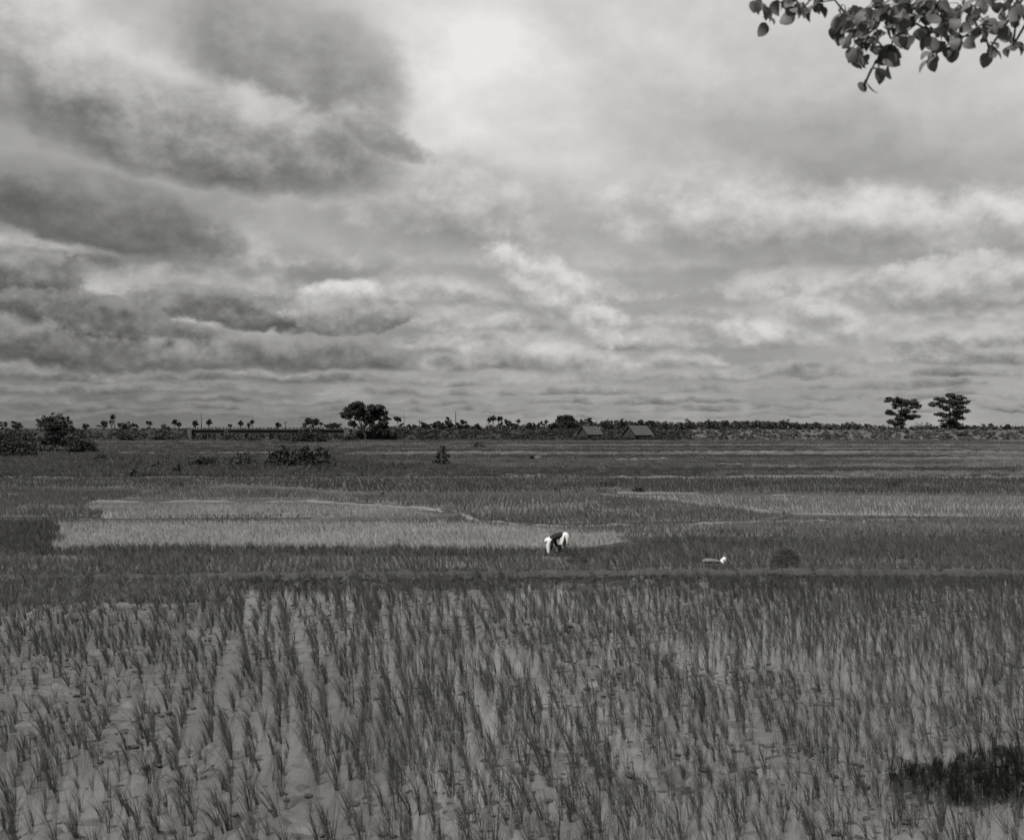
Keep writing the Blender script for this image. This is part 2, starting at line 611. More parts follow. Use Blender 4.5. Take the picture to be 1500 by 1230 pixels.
def bund_strip(path, width, height, mat, name='earth_bund', step=0.25, label=None, rough=0.5, rows=7, seed=0, fade=True):
    """a raised earth bank along a path"""
    P = [np.array(p, float) for p in path]
    pts = []
    for a, b in zip(P[:-1], P[1:]):
        n = max(1, int(np.linalg.norm(b - a) / step))
        for i in range(n): pts.append(a + (b - a) * i / n)
    pts.append(P[-1])
    pts = np.array(pts)
    t = np.gradient(pts, axis=0); t /= np.linalg.norm(t, axis=1)[:, None] + 1e-9
    nrm = np.stack([-t[:, 1], t[:, 0]], 1)
    wob = (fbm(pts[:, 0], pts[:, 1], 6.0, 3, seed) - 0.5) * width * 1.2
    V = []
    prof = np.linspace(-1, 1, rows)
    alive = np.clip((fbm(pts[:, 0], pts[:, 1], max(3.0, width * 9), 3, seed + 7) - 0.40) * 7, 0.0, 1) if fade else 1.0
    for k, q in enumerate(prof):
        p = pts + nrm * (q * width * 0.5 + wob)[:, None]
        n1 = fbm(p[:, 0], p[:, 1], max(0.35, width * 0.4), 4, seed + 3)
        h = alive * height * max(0.0, 1 - q * q) ** 0.7 * (1 - rough + 2 * rough * n1) - (0.03 if abs(q) > 0.99 else 0) - (1 - alive) * 0.03
        V.append(np.stack([p[:, 0], p[:, 1], h], 1))
    V = np.stack(V, 1).reshape(-1, 3)
    n = len(pts)
    I, J = np.meshgrid(np.arange(n - 1), np.arange(rows - 1))
    a = (I * rows + J).ravel()
    f = np.stack([a, a + 1, a + 1 + rows, a + rows], 1)
    o = obj(name, mesh(name, V, f, mat, True))
    tag(o, label or 'low earth bund between two paddies', kind='structure')
    return o


xs = np.linspace(-21, 22, 60)
bund_strip([(x, float(bund_y(x))) for x in xs], 0.85, 0.16, M['bund'], step=0.07, rows=21, rough=0.95, seed=4, fade=False,
           label='trodden mud bund with clods behind the nearest paddy')

# ------------------------------------------------------------------ rice
def clump_mesh(name, n, h, seed, width=0.008, segs=4, lean=0.26, spread=0.16, base=0.035, mat=None):
    r = random.Random(seed)
    v, f = [], []
    gl = r.uniform(-0.09, 0.07)
    for b in range(n):
        a = r.uniform(0, 2 * math.pi)
        bx, by = math.cos(a) * base * r.random(), math.sin(a) * base * r.random()
        hh = h * r.uniform(0.55, 1.0)
        ox = (-lean * r.uniform(0.3, 1.3) + gl + r.gauss(0, spread)) * hh
        oy = (r.gauss(0, spread) + 0.03) * hh
        pw = r.uniform(1.3, 2.3)
        droop = r.uniform(0.0, 0.16) * hh if r.random() < 0.45 else 0.0
        if r.random() < 0.10: droop = r.uniform(0.3, 0.5) * hh; ox *= 1.7; oy *= 1.8
        wa = r.uniform(-0.9, 0.9)
        w = width * r.uniform(0.7, 1.25)
        k = len(v)
        for s in range(segs + 1):
            t = s / segs
            x = bx + ox * (0.35 * t + 0.65 * t ** pw)
            y = by + oy * (0.35 * t + 0.65 * t ** pw)
            z = hh * (t - 0.12 * t * t) - droop * t ** 3 * 1.5 - 0.02
            ww = w * (0.55 + 0.9 * t) * (1 - t ** 2.2) * 0.8 + 0.0006
            v += [(x - math.cos(wa) * ww, y - math.sin(wa) * ww, z), (x + math.cos(wa) * ww, y + math.sin(wa) * ww, z)]
        for s in range(segs):
            q = k + s * 2
            f.append((q, q + 1, q + 3, q + 2))
    return mesh(name, v, f, mat, True)


near_meshes = [clump_mesh('rice_clump', 11 + (i % 4) * 4, 0.50 + 0.06 * (i % 3), 100 + i, width=0.0038, lean=0.30, spread=0.15, base=0.025, mat=M['rice_near']) for i in range(10)]
near_meshes += [clump_mesh('rice_clump', 7 + (i % 4) * 3, 0.50 + 0.06 * (i % 3), 140 + i, width=0.0036, lean=0.26, spread=0.16, base=0.03, mat=M['rice_near']) for i in range(10)]
far_meshes = [clump_mesh('rice_clump_far', 12, 0.50, 300 + i, width=0.011, segs=3, spread=0.20, base=0.06, mat=M['rice_near']) for i in range(8)]


patch_meshes = []
for i in range(6):
    rr_ = random.Random(900 + i)
    v_, f_ = [], []
    for b_ in range(34):
        x_, y_ = rr_.uniform(-0.5, 0.5), rr_.uniform(-0.5, 0.5)
        h_ = rr_.uniform(0.25, 0.55); l_ = rr_.uniform(0.0, 0.22) ; w_ = rr_.uniform(0.02, 0.05); a_ = rr_.uniform(-0.8, 0.8)
        k_ = len(v_)
        c_, s_ = math.cos(a_) * w_, math.sin(a_) * w_
        v_ += [(x_ - c_ * 0.6, y_ - s_ * 0.6, -0.02), (x_ + c_ * 0.6, y_ + s_ * 0.6, -0.02), (x_ - l_ * 0.4 + c_, y_ + s_, h_ * 0.6), (x_ - l_ * 0.4 - c_, y_ - s_, h_ * 0.6), (x_ - l_, y_, h_)]
        f_ += [(k_, k_ + 1, k_ + 2, k_ + 3), (k_ + 3, k_ + 2, k_ + 4)]
    patch_meshes.append(mesh('grass_patch', v_, f_, M['rice_near']))


def scatter_group(name_points, coll, mat):
    """node group: one rice clump of the collection on every point"""
    ng = bpy.data.node_groups.new('grow_rice', 'GeometryNodeTree')
    ng.interface.new_socket('Geometry', in_out='INPUT', socket_type='NodeSocketGeometry')
    ng.interface.new_socket('Geometry', in_out='OUTPUT', socket_type='NodeSocketGeometry')
    n = ng.nodes; L = ng.links
    gi = n.new('NodeGroupInput'); go = n.new('NodeGroupOutput')
    ci = n.new('GeometryNodeCollectionInfo')
    ci.inputs['Collection'].default_value = coll
    ci.inputs['Separate Children'].default_value = True
    ci.inputs['Reset Children'].default_value = True
    ip = n.new('GeometryNodeInstanceOnPoints')
    ip.inputs['Pick Instance'].default_value = True
    def attr(nm, typ):
        a_ = n.new('GeometryNodeInputNamedAttribute'); a_.data_type = typ; a_.inputs['Name'].default_value = nm
        return a_.outputs['Attribute']
    L.new(gi.outputs[0], ip.inputs['Points'])
    L.new(ci.outputs[0], ip.inputs['Instance'])
    L.new(attr('pick', 'INT'), ip.inputs['Instance Index'])
    e2r = n.new('FunctionNodeEulerToRotation')
    L.new(attr('turn', 'FLOAT_VECTOR'), e2r.inputs[0])
    L.new(e2r.outputs[0], ip.inputs['Rotation'])
    L.new(attr('size', 'FLOAT_VECTOR'), ip.inputs['Scale'])
    sm = n.new('GeometryNodeSetMaterial'); sm.inputs['Material'].default_value = mat
    L.new(ip.outputs[0], sm.inputs['Geometry'])
    L.new(sm.outputs[0], go.inputs[0])
    return ng


def scatter(name, pts, turn, size, coll, nvar, mat, label, cat='rice plants', kind='stuff'):
    me = bpy.data.meshes.new(name)
    me.vertices.add(len(pts))
    me.vertices.foreach_set('co', np.asarray(pts, np.float32).ravel())
    for nm, typ, arr in (('turn', 'FLOAT_VECTOR', turn), ('size', 'FLOAT_VECTOR', size)):
        at = me.attributes.new(nm, typ, 'POINT'); at.data.foreach_set('vector', np.asarray(arr, np.float32).ravel())
    at = me.attributes.new('pick', 'INT', 'POINT'); at.data.foreach_set('value', rng.integers(0, nvar, len(pts)).astype(np.int32))
    o = obj(name, me)
    md = o.modifiers.new('grow', 'NODES'); md.node_group = scatter_group(name, coll, mat)
    tag(o, label, cat, kind=kind)
    return o


def lattice(x0, x1, y0, y1, az, across, along, jit, drop):
    """planted rows heading az degrees from straight ahead"""
    c, s = math.cos(math.radians(az)), math.sin(math.radians(az))
    R_ = max(x1 - x0, y1 - y0) * 0.95
    cx, cy = (x0 + x1) / 2, (y0 + y1) / 2
    A = np.arange(-R_, R_, across); B = np.arange(-R_, R_, along)
    a, b = np.meshgrid(A, B)
    b = b + rng.uniform(-0.5, 0.5, len(A))[None, :] * along
    a = a + (fbm(a * 0 + A[None, :] * 9, b, 4.0, 2, 31) - 0.5) * across * 1.1
    a = a.ravel() + rng.normal(0, jit * across, a.size); b = b.ravel() + rng.normal(0, jit * along * 1.4, b.size)
    x = cx + a * c + b * s; y = cy - a * s + b * c
    k = (x > x0) & (x < x1) & (y > y0) & (y < y1) & (rng.random(x.size) > drop)
    return x[k], y[k]


# nearest paddy. Left part: open rows slanting away to the left; right part: closer, less regular
xl, yl = lattice(-19, 19, 9.6, 32.8, -13, 0.36, 0.24, 0.19, 0.10)
xr, yr = lattice(-19, 19, 9.6, 32.8, -7, 0.30, 0.160, 0.24, 0.08)
edge = lambda y: 0.3 - 0.16 * y
wl = rng.normal(0, 0.25, xl.size); wr = wl[0] * 0 + rng.normal(0, 0.25, xr.size)
kl = xl < edge(yl) + wl; kr = xr >= edge(yr) + wr
X = np.concatenate([xl[kl], xr[kr]]); Y = np.concatenate([yl[kl], yr[kr]])
zone = np.concatenate([np.zeros(kl.sum()), np.ones(kr.sum())])
k = (np.abs(X) < Y * 0.50 + 2.0) & (Y < bund_y(X) - 0.6)
thin = fbm(X, Y, 3.0, 3, 41)
k &= rng.random(X.size) > np.clip((0.47 - thin) * 3.0, 0, 0.6)
X, Y, zone = X[k], Y[k], zone[k]
zr = mud_z(X, Y)
sz = np.clip(rng.normal(1.0, 0.2, X.size), 0.5, 1.45)
sz *= np.where(zone > 0, 0.90, 0.92) * (0.82 + 0.36 * fbm(X, Y, 2.0, 2, 51))
inframe = (np.abs(X / Y * F) < 735) & (HY + F * (H - 0.25) / Y < 1225)
score = np.where(inframe, Y / np.clip(sz, 0.7, 1.2), 1e9)
order = np.argsort(score)
first = order[:300]
GL = ('full rice clump leaning left in the open slanting rows at the bottom left', 'thin few-bladed rice plant in the close rows at the bottom middle and right')
GG = ('full rice clumps in the front rows', 'thin rice plants in the front rows')
made = {}
for q, i in enumerate(first):
    me = near_meshes[q % 10 + (10 if zone[i] > 0 else 0)]
    o = bpy.data.objects.new('rice_clump', me)
    o.location = (X[i], Y[i], zr[i])
    o.rotation_euler = (rng.normal(0, 0.05), rng.normal(0, 0.06), rng.normal(0, 0.45))
    s = float(sz[i]); o.scale = (s, s, s * float(rng.uniform(0.9, 1.15)))
    tag(o, GL[int(zone[i])], 'rice plant', GG[int(zone[i])])
    COL.objects.link(o)
    made.setdefault(me.name, o)
rest = order[300:]
# the nodes pick from the collection by name order: open, full clumps first, thin ones after
thick = bpy.data.collections.new('rice_full'); thin_ = bpy.data.collections.new('rice_thin')
COL.children.link(thick); COL.children.link(thin_)
for me in near_meshes[:10]:
    if me.name in made: thick.objects.link(made[me.name])
for me in near_meshes[10:]:
    if me.name in made: thin_.objects.link(made[me.name])


def arrays(n, tilt=0.06, turn=0.45):
    return np.stack([rng.normal(0, tilt, n), rng.normal(0, tilt, n), rng.normal(0, turn, n)], 1)


for coll_, zz, lab in ((thick, 0, 'open rows of full rice clumps in the left of the nearest paddy'), (thin_, 1, 'close rows of thin rice plants in the middle and right of the nearest paddy')):
    q_ = rest[zone[rest] == zz]
    n = len(q_)
    scatter('rice_rows', np.stack([X[q_], Y[q_], zr[q_]], 1), arrays(n, 0.08, 0.5),
            np.stack([sz[q_], sz[q_], sz[q_] * rng.uniform(0.85, 1.2, n)], 1), coll_, len(coll_.objects), M['rice_near'], lab)

# a second, coarser set of clumps for fields further back: the little stands of rice on the bund
far_coll = bpy.data.collections.new('rice_variants_far')
COL.children.link(far_coll)
for q, me in enumerate(far_meshes):
    x, y = gp(60 + q * 190, 846)
    o = bpy.data.objects.new('grass_tuft', me)
    o.location = (x, float(bund_y(x)) + 0.1, 0.08); o.scale = (0.7, 0.7, 0.55)
    tag(o, 'small tuft of grass growing on the mud bund behind the nearest paddy', 'grass tuft', 'grass tufts on the mud bund')
    COL.objects.link(o); far_coll.objects.link(o)

patch_coll = bpy.data.collections.new('rice_patches')
COL.children.link(patch_coll)
for q, me in enumerate(patch_meshes):
    x, y = gp(260 + q * 210, 713)
    o = bpy.data.objects.new('grass_patch', me)
    o.location = (x, y, 0.02)
    tag(o, 'patch of loose grass within the dark rice band', 'grass', kind='stuff')
    COL.objects.link(o); patch_coll.objects.link(o)

# fields: (name words, pixel outline, plant tone, soil tone, height, spacing across, along)
FIELDS = [
    ('dense rice strip just behind the mud bund', [(-140, 812), (800, 814), (850, 818), (850, 829), (1700, 827), (1700, 838), (1200, 836), (-140, 838)], 0.125, 0.10, 0.42, 0.21, 0.21),
    ('bright young rice plot left of the stooping worker', [(88, 768), (76, 806), (800, 809), (860, 802), (920, 792), (870, 782), (790, 776), (700, 768), (640, 765)], 0.36, 0.17, 0.34, 0.24, 0.22),
    ('pale narrow rice plot beyond the bright one', [(128, 740), (150, 759), (660, 757), (600, 747), (520, 741), (440, 738)], 0.31, 0.16, 0.34, 0.25, 0.25),
    ('dark rice corner at the left edge', [(-140, 763), (90, 766), (76, 808), (-140, 808)], 0.088, 0.06, 0.50, 0.21, 0.21),
    ('grey rice beyond the left corner', [(-140, 715), (218, 721), (124, 740), (144, 757), (-140, 757)], 0.12, 0.09, 0.42, 0.27, 0.27),
    ('mid grey rice plot in the middle distance', [(500, 727), (530, 736), (640, 744), (700, 758), (820, 768), (1130, 761), (1160, 755), (1050, 744), (880, 726)], 0.135, 0.10, 0.42, 0.27, 0.25),
    ('light rice strip at the right', [(890, 725), (1050, 741), (1160, 753), (1700, 759), (1700, 728), (1100, 725)], 0.21, 0.16, 0.36, 0.30, 0.30),
    ('rice band in front of the light winding bund', [(700, 766), (820, 774), (1130, 765), (1700, 758), (1700, 782), (960, 787), (890, 783), (790, 777)], 0.19, 0.12, 0.38, 0.25, 0.25),
    ('dark rice behind the seedling bundle', [(960, 797), (1700, 791), (1700, 826), (860, 828), (845, 814), (890, 808)], 0.115, 0.08, 0.46, 0.21, 0.21),
    ('grey rice tongue behind the curved bund', [(235, 721), (250, 715), (340, 715), (440, 720), (500, 725), (520, 733), (440, 731), (150, 731)], 0.14, 0.10, 0.40, 0.30, 0.30),
    ('dark band of rice crossing the middle distance', [(-140, 702), (1700, 702), (1700, 725), (1100, 722), (880, 721), (500, 721), (440, 715), (340, 710), (250, 710), (228, 716), (-140, 711)], 0.078, 0.065, 0.42, 0.36, 0.36),
]
for i, (words_, poly, pv, sv, hh, ac, al) in enumerate(FIELDS):
    G = [gp(*p) for p in poly]
    v = [(x, y, -0.012 + 0.0042 * (i % 6)) for x, y in G]
    me = bpy.data.meshes.new('paddy_field')
    bm = bmesh.new()
    bv = [bm.verts.new(p) for p in v]
    fc = bm.faces.new(bv)
    bmesh.ops.triangulate(bm, faces=[fc])
    for f_ in bm.faces:
        if f_.normal.z < 0: f_.normal_flip()
    bm.to_mesh(me); bm.free()
    me.materials.append(material('paddy_soil', sv, 0.3, 0.25, 0.9, 6, 0.3, 3.0))
    tag(obj('paddy_field', me), 'soil of the ' + words_, kind='structure')
    gx = np.array([g[0] for g in G]); gy = np.array([g[1] for g in G])
    x, y = lattice(gx.min(), gx.max(), gy.min(), gy.max(), rng.uniform(-14, 6), ac * 0.88, al * 0.88, 0.2, 0.08)
    ja = (fbm(x, y, 1.6, 3, 90 + i) - 0.5) * 2.2; jb = (fbm(x, y, 1.6, 3, 120 + i) - 0.5) * 0.7
    k = in_poly(x + ja, y + jb, G) & (np.abs(x) < y * 0.485 + 3)
    k &= rng.random(x.size) > np.clip((0.46 - fbm(x, y, 3.5, 4, 150 + i)) * 4.0, 0, 0.7)
    if i in (0, 8): k &= (y > bund_y(x) + 0.7)
    x, y = x[k], y[k]
    n = len(x)
    s = (hh / 0.5) * np.clip(rng.normal(1, 0.14, n), 0.6, 1.4) * (0.8 + 0.4 * fbm(x, y, 4.0, 3, 60 + i))
    s *= 0.75 + 0.5 * fbm(x, y, 1.5, 2, 180 + i); s = s * 0.9; wd = s * 0.85
    scatter('rice_field', np.stack([x, y, np.full(n, 0.0)], 1), arrays(n, 0.07, 0.6), np.stack([wd, wd, s], 1), far_coll, 8,
            rice_mat('rice_blades', pv), words_)

# ------------------------------------------------------------------ far strips of field up to the railway bank
rows_px = [699, 693, 687.5, 682, 677, 672, 667.5, 663.5, 660, 657, 654, 651.5, 649, 647, 645]
tones = [0.085, 0.066, 0.10, 0.075, 0.11, 0.07, 0.115, 0.075, 0.10, 0.072, 0.10, 0.075, 0.095, 0.08]
for i in range(len(rows_px) - 1):
    y0 = F * H / (rows_px[i] - HY); y1 = F * H / (rows_px[i + 1] - HY)
    w0 = y0 * 0.6; w1 = y1 * 0.6
    xs = np.linspace(-1, 1, 25)
    v = []
    for q, (yy, w) in enumerate(((y0, w0), (y1, w1))):
        off = (fbm(xs * w, np.full(25, yy), 60, 2, 71) - 0.5) * (y1 - y0) * 0.5 * 0
        for a_, o_ in zip(xs, off): v.append((a_ * w, yy + o_, -0.012 + 0.004 * (i % 2)))
    f = [(a_, a_ + 1, a_ + 26, a_ + 25) for a_ in range(24)]
    m_ = material('far_paddy_soil', tones[i] * 1.0, 0.35, 0.03, 0.95, 7, 0.3, 0.35, stretch=(0.25, 1.4, 1))
    tag(obj('paddy_field', mesh('paddy_field', v, f, m_)), 'strip of distant paddy between low bunds', kind='structure')
# rice in them, thinning out with distance
yy = []; xx = []
for (a0, a1, sp) in ((103, 150, 0.75), (150, 230, 1.15), (230, 392, 1.9)):
    x, y = lattice(-a1 * 0.5, a1 * 0.5, a0, a1, -3, sp, sp, 0.3, 0.1)
    k = np.abs(x) < y * 0.49
    xx.append(x[k]); yy.append(y[k])
x = np.concatenate(xx); y = np.concatenate(yy)
py = HY + F * H / y
band = np.searchsorted(-np.array(rows_px), -py)
dens = np.array([tones[min(max(b - 1, 0), 13)] for b in band])
plot = np.floor(x / (38 + 9 * (band % 3)) + band * 0.37).astype(int)
hsh = (np.sin(plot * 12.9898 + band * 78.233) * 43758.5453) % 1.0
paleness = dens * 6 + (hsh - 0.5) * 0.35 + np.clip(x / y, -0.4, 0.5) * 0.55  # plot tone, plus paleness rising rightwards in place of hazy glare
for lab, sel, tone in (('darker plots of distant rice between bunds', paleness < 0.50, 0.088), ('grey plots of distant rice between bunds', (paleness >= 0.50) & (paleness < 0.69), 0.135),
                       ('pale plots of distant rice, mostly towards the right, where glare is put into the tone', paleness >= 0.69, 0.22)):
    n = sel.sum()
    s = np.clip(rng.normal(0.75, 0.2, n), 0.3, 1.2); wd = np.clip(0.85 + (y[sel] - 100) / 130, 0.85, 2.4)
    scatter('rice_field', np.stack([x[sel], y[sel], np.full(n, 0.0)], 1), arrays(n, 0.03, 0.5), np.stack([wd, wd, s * 0.85], 1),
            patch_coll, 6, rice_mat('far_rice_blades', tone), lab)

# bunds: (pixel path, width, height, material)
def px_path(p): return [gp(a, b) for a, b in p]


BUNDS = [
    ([(128, 736), (300, 735), (450, 735), (520, 738)], 0.34, 0.13, 'bund_light', 'thin pale bund along the far side of the pale narrow plot'),
    ([(505, 738), (640, 747), (700, 762), (820, 773), (980, 770), (1130, 766), (1500, 760), (1700, 758)], 0.34, 0.13, 'bund_light', 'long winding bund crossing behind the stooping worker'),
    ([(50, 764), (130, 763), (300, 763), (480, 762), (640, 759.5), (690, 754)], 0.8, 0.18, 'bund_dim', 'low bund dividing the two bright plots'),
    ([(880, 725), (960, 729), (1050, 743), (1160, 754)], 0.34, 0.13, 'bund_light', 'pale curved bund left of the light strip'),
    ([(905, 723), (1000, 724), (1100, 726), (1300, 729)], 0.34, 0.13, 'bund_light', 'pale bund along the top of the light strip at the right'),
    ([(180, 728), (225, 721), (250, 714), (340, 714), (440, 719), (500, 725), (560, 727)], 0.8, 0.26, 'bund_dim', 'dark curved bund in the left middle distance'),
    ([(400, 697), (620, 696), (900, 698)], 0.5, 0.18, 'bund_mid', 'pale line of a bund in the middle distance'),
    ([(880, 700), (1200, 699), (1700, 700)], 0.6, 0.20, 'bund_mid', 'grey bund right of the pale line'),
    ([(-100, 698), (100, 700), (300, 699), (420, 699)], 0.7, 0.14, 'bund_dim', 'dim bund at the left middle distance'),
    ([(780, 674), (850, 671), (900, 673)], 1.3, 0.45, 'bund_mid', 'heaped earth on a far bund'),
    ([(900, 676), (1200, 673.5), (1700, 675)], 1.3, 0.42, 'bund_mid', 'pale bund far off at the right'),
    ([(1050, 683), (1300, 682), (1700, 684)], 1.2, 0.36, 'bund_mid', 'grey bund below the pale far one'),
    ([(1000, 667), (1300, 665.5), (1700, 667)], 1.4, 0.40, 'bund_mid', 'thin bund above the pale far one'),
    ([(120, 666), (420, 665), (900, 664), (1700, 663)], 1.6, 0.40, 'bund_mid', 'dim far bund'),
    ([(120, 659), (900, 658.5), (1700, 658)], 1.6, 0.2, 'bund_dim', 'far bund nearer the railway bank'),
    ([(150, 654), (900, 653), (1700, 653)], 1.8, 0.24, 'bund_dim', 'very far dim bund'),
    ([(100, 650), (900, 649.5), (1700, 649.5)], 2.0, 0.2, 'bund_dim', 'farthest bund before the railway bank'),
    ([(480, 690), (700, 688), (980, 690)], 0.8, 0.15, 'bund_dim', 'dim bund behind the pale line'),
]
for i, (p, w, h, m_, lab) in enumerate(BUNDS):
    far = F * H / (p[0][1] - HY)
    q = px_path(p)
    bund_strip(q, w, h, M[m_], step=max(0.2, far / 250), label=lab, rough=0.7, seed=10 + i, rows=7)

# ------------------------------------------------------------------ foliage generators
def leaf_quads(centres, radii, n, size, r, flat=0.6, droop=0.0, aspect=0.6):
    """n small leaf-spray faces spread through ellipsoidal clumps (more towards their skins)"""
    C = np.asarray(centres, float); Rr = np.asarray(radii, float)
    if Rr.ndim == 1: Rr = np.stack([Rr, Rr, Rr * flat], 1)
    w = (Rr[:, 0] * Rr[:, 1]); w = w / w.sum()
    k = r.choice(len(C), n, p=w)
    d = r.normal(size=(n, 3)); d /= np.linalg.norm(d, axis=1)[:, None]
    rad = r.random(n) ** 0.45 * (1 + 0.12 * r.normal(size=n))
    p = C[k] + d * Rr[k] * rad[:, None]
    u = r.normal(size=(n, 3)); u[:, 2] -= droop; u /= np.linalg.norm(u, axis=1)[:, None]
    nn = r.normal(size=(n, 3)) + d * 0.8 + np.array([0, 0, 0.5])
    w_ = np.cross(nn, u); w_ /= np.linalg.norm(w_, axis=1)[:, None] + 1e-9
    s = size * r.uniform(0.55, 1.35, n)[:, None]
    a = p - u * s; b = p + w_ * s * aspect; c = p + u * s; e = p - w_ * s * aspect
    V = np.stack([a, b, c, e], 1).reshape(-1, 3)
    Fq = np.arange(4 * n).reshape(n, 4)
    return V, Fq


def limb(mb, p0, p1, r0, r1, r, bend=0.12, n=6, segs=4):
    p0 = Vector(p0); p1 = Vector(p1); L = (p1 - p0).length
    pts, rad = [], []
    off = Vector((r.normal(), r.normal(), 0)) * L * bend
    for i in range(segs + 1):
        t = i / segs
        pts.append(p0.lerp(p1, t) + off * math.sin(math.pi * t) + Vector((0, 0, L * bend * 0.5)) * math.sin(math.pi * t))
        rad.append(r0 + (r1 - r0) * t)
    mb.tube(pts, rad, n)


def tree(name, base, lobes, trunk_h, trunk_r, leaf, quads, mat, label, cat='tree', group=None, seed=0, sub=9, bark='bark',
         flat=0.62, bare=True, limb_r=0.35):
    """lobes: (dx, dy, z, rx, rz) of the crown's main masses, from the base"""
    r = np.random.default_rng(seed)
    root = empty(name, base)
    tag(root, label, cat, group)
    cs, rs = [], []
    for (lx, ly, lz, rx, rz) in lobes:
        m_ = max(3, int(sub * rx / 2.5))
        for _ in range(m_):
            d = r.normal(size=3); d /= np.linalg.norm(d)
            q = r.random() ** 0.5
            c = (lx + d[0] * rx * q * 0.85, ly + d[1] * rx * q * 0.85, lz + d[2] * rz * q * 0.8)
            cs.append(c); k = rx * r.uniform(0.24, 0.45)
            rs.append((k, k, k * flat))
    V, Fq = leaf_quads(cs, rs, quads, leaf, r)
    obj('crown', mesh('crown', V, Fq, mat), root)
    if bare:
        mb = MB()
        top = (lobes[0][0] * 0.3, 0, trunk_h)
        mb.tube([(0, 0, -0.3), (0.03 * trunk_h, 0, trunk_h * 0.5), top], [trunk_r * 1.25, trunk_r, trunk_r * 0.8], 9)
        o_ = mb.build('trunk', M[bark], root, True)
        mb = MB()
        for (lx, ly, lz, rx, rz) in lobes:
            limb(mb, top, (lx, ly, lz), trunk_r * 0.62, trunk_r * 0.22, r, 0.08)
        step = max(1, len(cs) // 14)
        for c in cs[::step]:
            lo = min(lobes, key=lambda l: (l[0] - c[0]) ** 2 + (l[2] - c[2]) ** 2)
            limb(mb, (lo[0] * 0.6 + top[0] * 0.4, lo[1] * 0.6, lo[2] * 0.6 + top[2] * 0.4), c, trunk_r * limb_r, trunk_r * 0.07, r, 0.1, 5)
        mb.build('limb', M[bark], root, True)
    return root


def bush(base, w, h, leaf, quads, mat, label, seed=0, group=None, n=None, depth=None, name='bush', cat='bush', ragged=0.25, stems=True):
    r = np.random.default_rng(seed)
    root = empty(name, base)
    tag(root, label, cat, group)
    n = n or max(5, int(4 * w / h) + 4)
    depth = depth or min(w * 0.5, h * 1.4)
    cs, rs = [], []
    for i in range(n):
        t = (i + 0.5) / n * 2 - 1 + r.normal() * 0.08
        top = h * (1 - 0.45 * t * t) * r.uniform(0.6, 1.0)
        k = min(top * 0.55, h * 0.5) * r.uniform(0.7, 1.1)
        cs.append((t * (w * 0.5 - k * 0.5), r.uniform(-0.5, 0.5) * depth, max(top - k, k * 0.35)))
        rs.append((k * 1.15, k * 1.1, k))
        cs.append((t * w * 0.46 + r.normal() * k * 0.4, r.uniform(-0.5, 0.5) * depth, k * 0.45))
        rs.append((k * 1.1, k, k * 0.6))
        if r.random() < ragged * 2:
            cs.append((t * w * 0.42, r.uniform(-0.3, 0.3) * depth, top + k * 0.2)); rs.append((k * 0.45, k * 0.4, k * 0.45))
    V, Fq = leaf_quads(cs, rs, quads, leaf, r)
    V[:, 2] = np.maximum(V[:, 2], 0.0 + 0.02 * r.random(len(V)))
    obj('foliage', mesh('foliage', V, Fq, mat), root)
    if stems:
        mb = MB()
        for i in range(0, len(cs), 2):
            limb(mb, (cs[i][0] * 0.7, cs[i][1] * 0.5, -0.05), cs[i], 0.035 * h ** 0.5, 0.012, r, 0.1, 5, 3)
        mb.build('stem', M['bark'], root, True)
    return root


def palm(base, h, cr, label, seed=0, mat='leaf_dark', fronds=15):
    """toddy palm: bare stem and a round head of stiff fans"""
    r = np.random.default_rng(seed)
    root = empty('palm_tree', base)
    tag(root, label, 'palm tree', 'palms on the skyline')
    mb = MB()
    lean = r.normal() * 0.03 * h
    mb.tube([(0, 0, -0.5), (lean * 0.4, 0, h * 0.5), (lean, 0, h)], [0.34, 0.26, 0.24], 7)
    mb.build('trunk', M['bark'], root, True)
    v, f = [], []
    for i in range(fronds):
        d = r.normal(size=3); d[2] = d[2] * 0.8 + 0.25; d /= np.linalg.norm(d)
        d = Vector(d); c = Vector((lean, 0, h)) + d * cr * 0.50
        u = d.cross(Vector((r.normal(), r.normal(), r.normal()))).normalized()
        w_ = d.cross(u).normalized() * 0.12
        k = len(v)
        R_ = cr * 0.52
        v.append(tuple(Vector((lean, 0, h)) + d * 0.1)); 
        for j in range(9):
            a = (j / 8 - 0.5) * math.radians(220)
            rr = R_ * (1.0 if j % 2 == 0 else 0.40)
            v.append(tuple(c + (d * math.cos(a) + u * math.sin(a)) * rr + w_ * math.cos(a * 2) * R_))
        v.append(tuple(c))
        for j in range(8): f.append((k + 10, k + 1 + j, k + 2 + j))
        f.append((k, k + 1, k + 10)); f.append((k, k + 10, k + 9))
    obj('crown', mesh('crown', v, f, M[mat]), root)
    return root


# ------------------------------------------------------------------ railway bank and bridge
D = 404.0                       # distance of the bank's crest line
CREST = 3.65
BR0, BR1 = pt(276, 0, D)[0], pt(512, 0, D)[0]    # the bridge opening


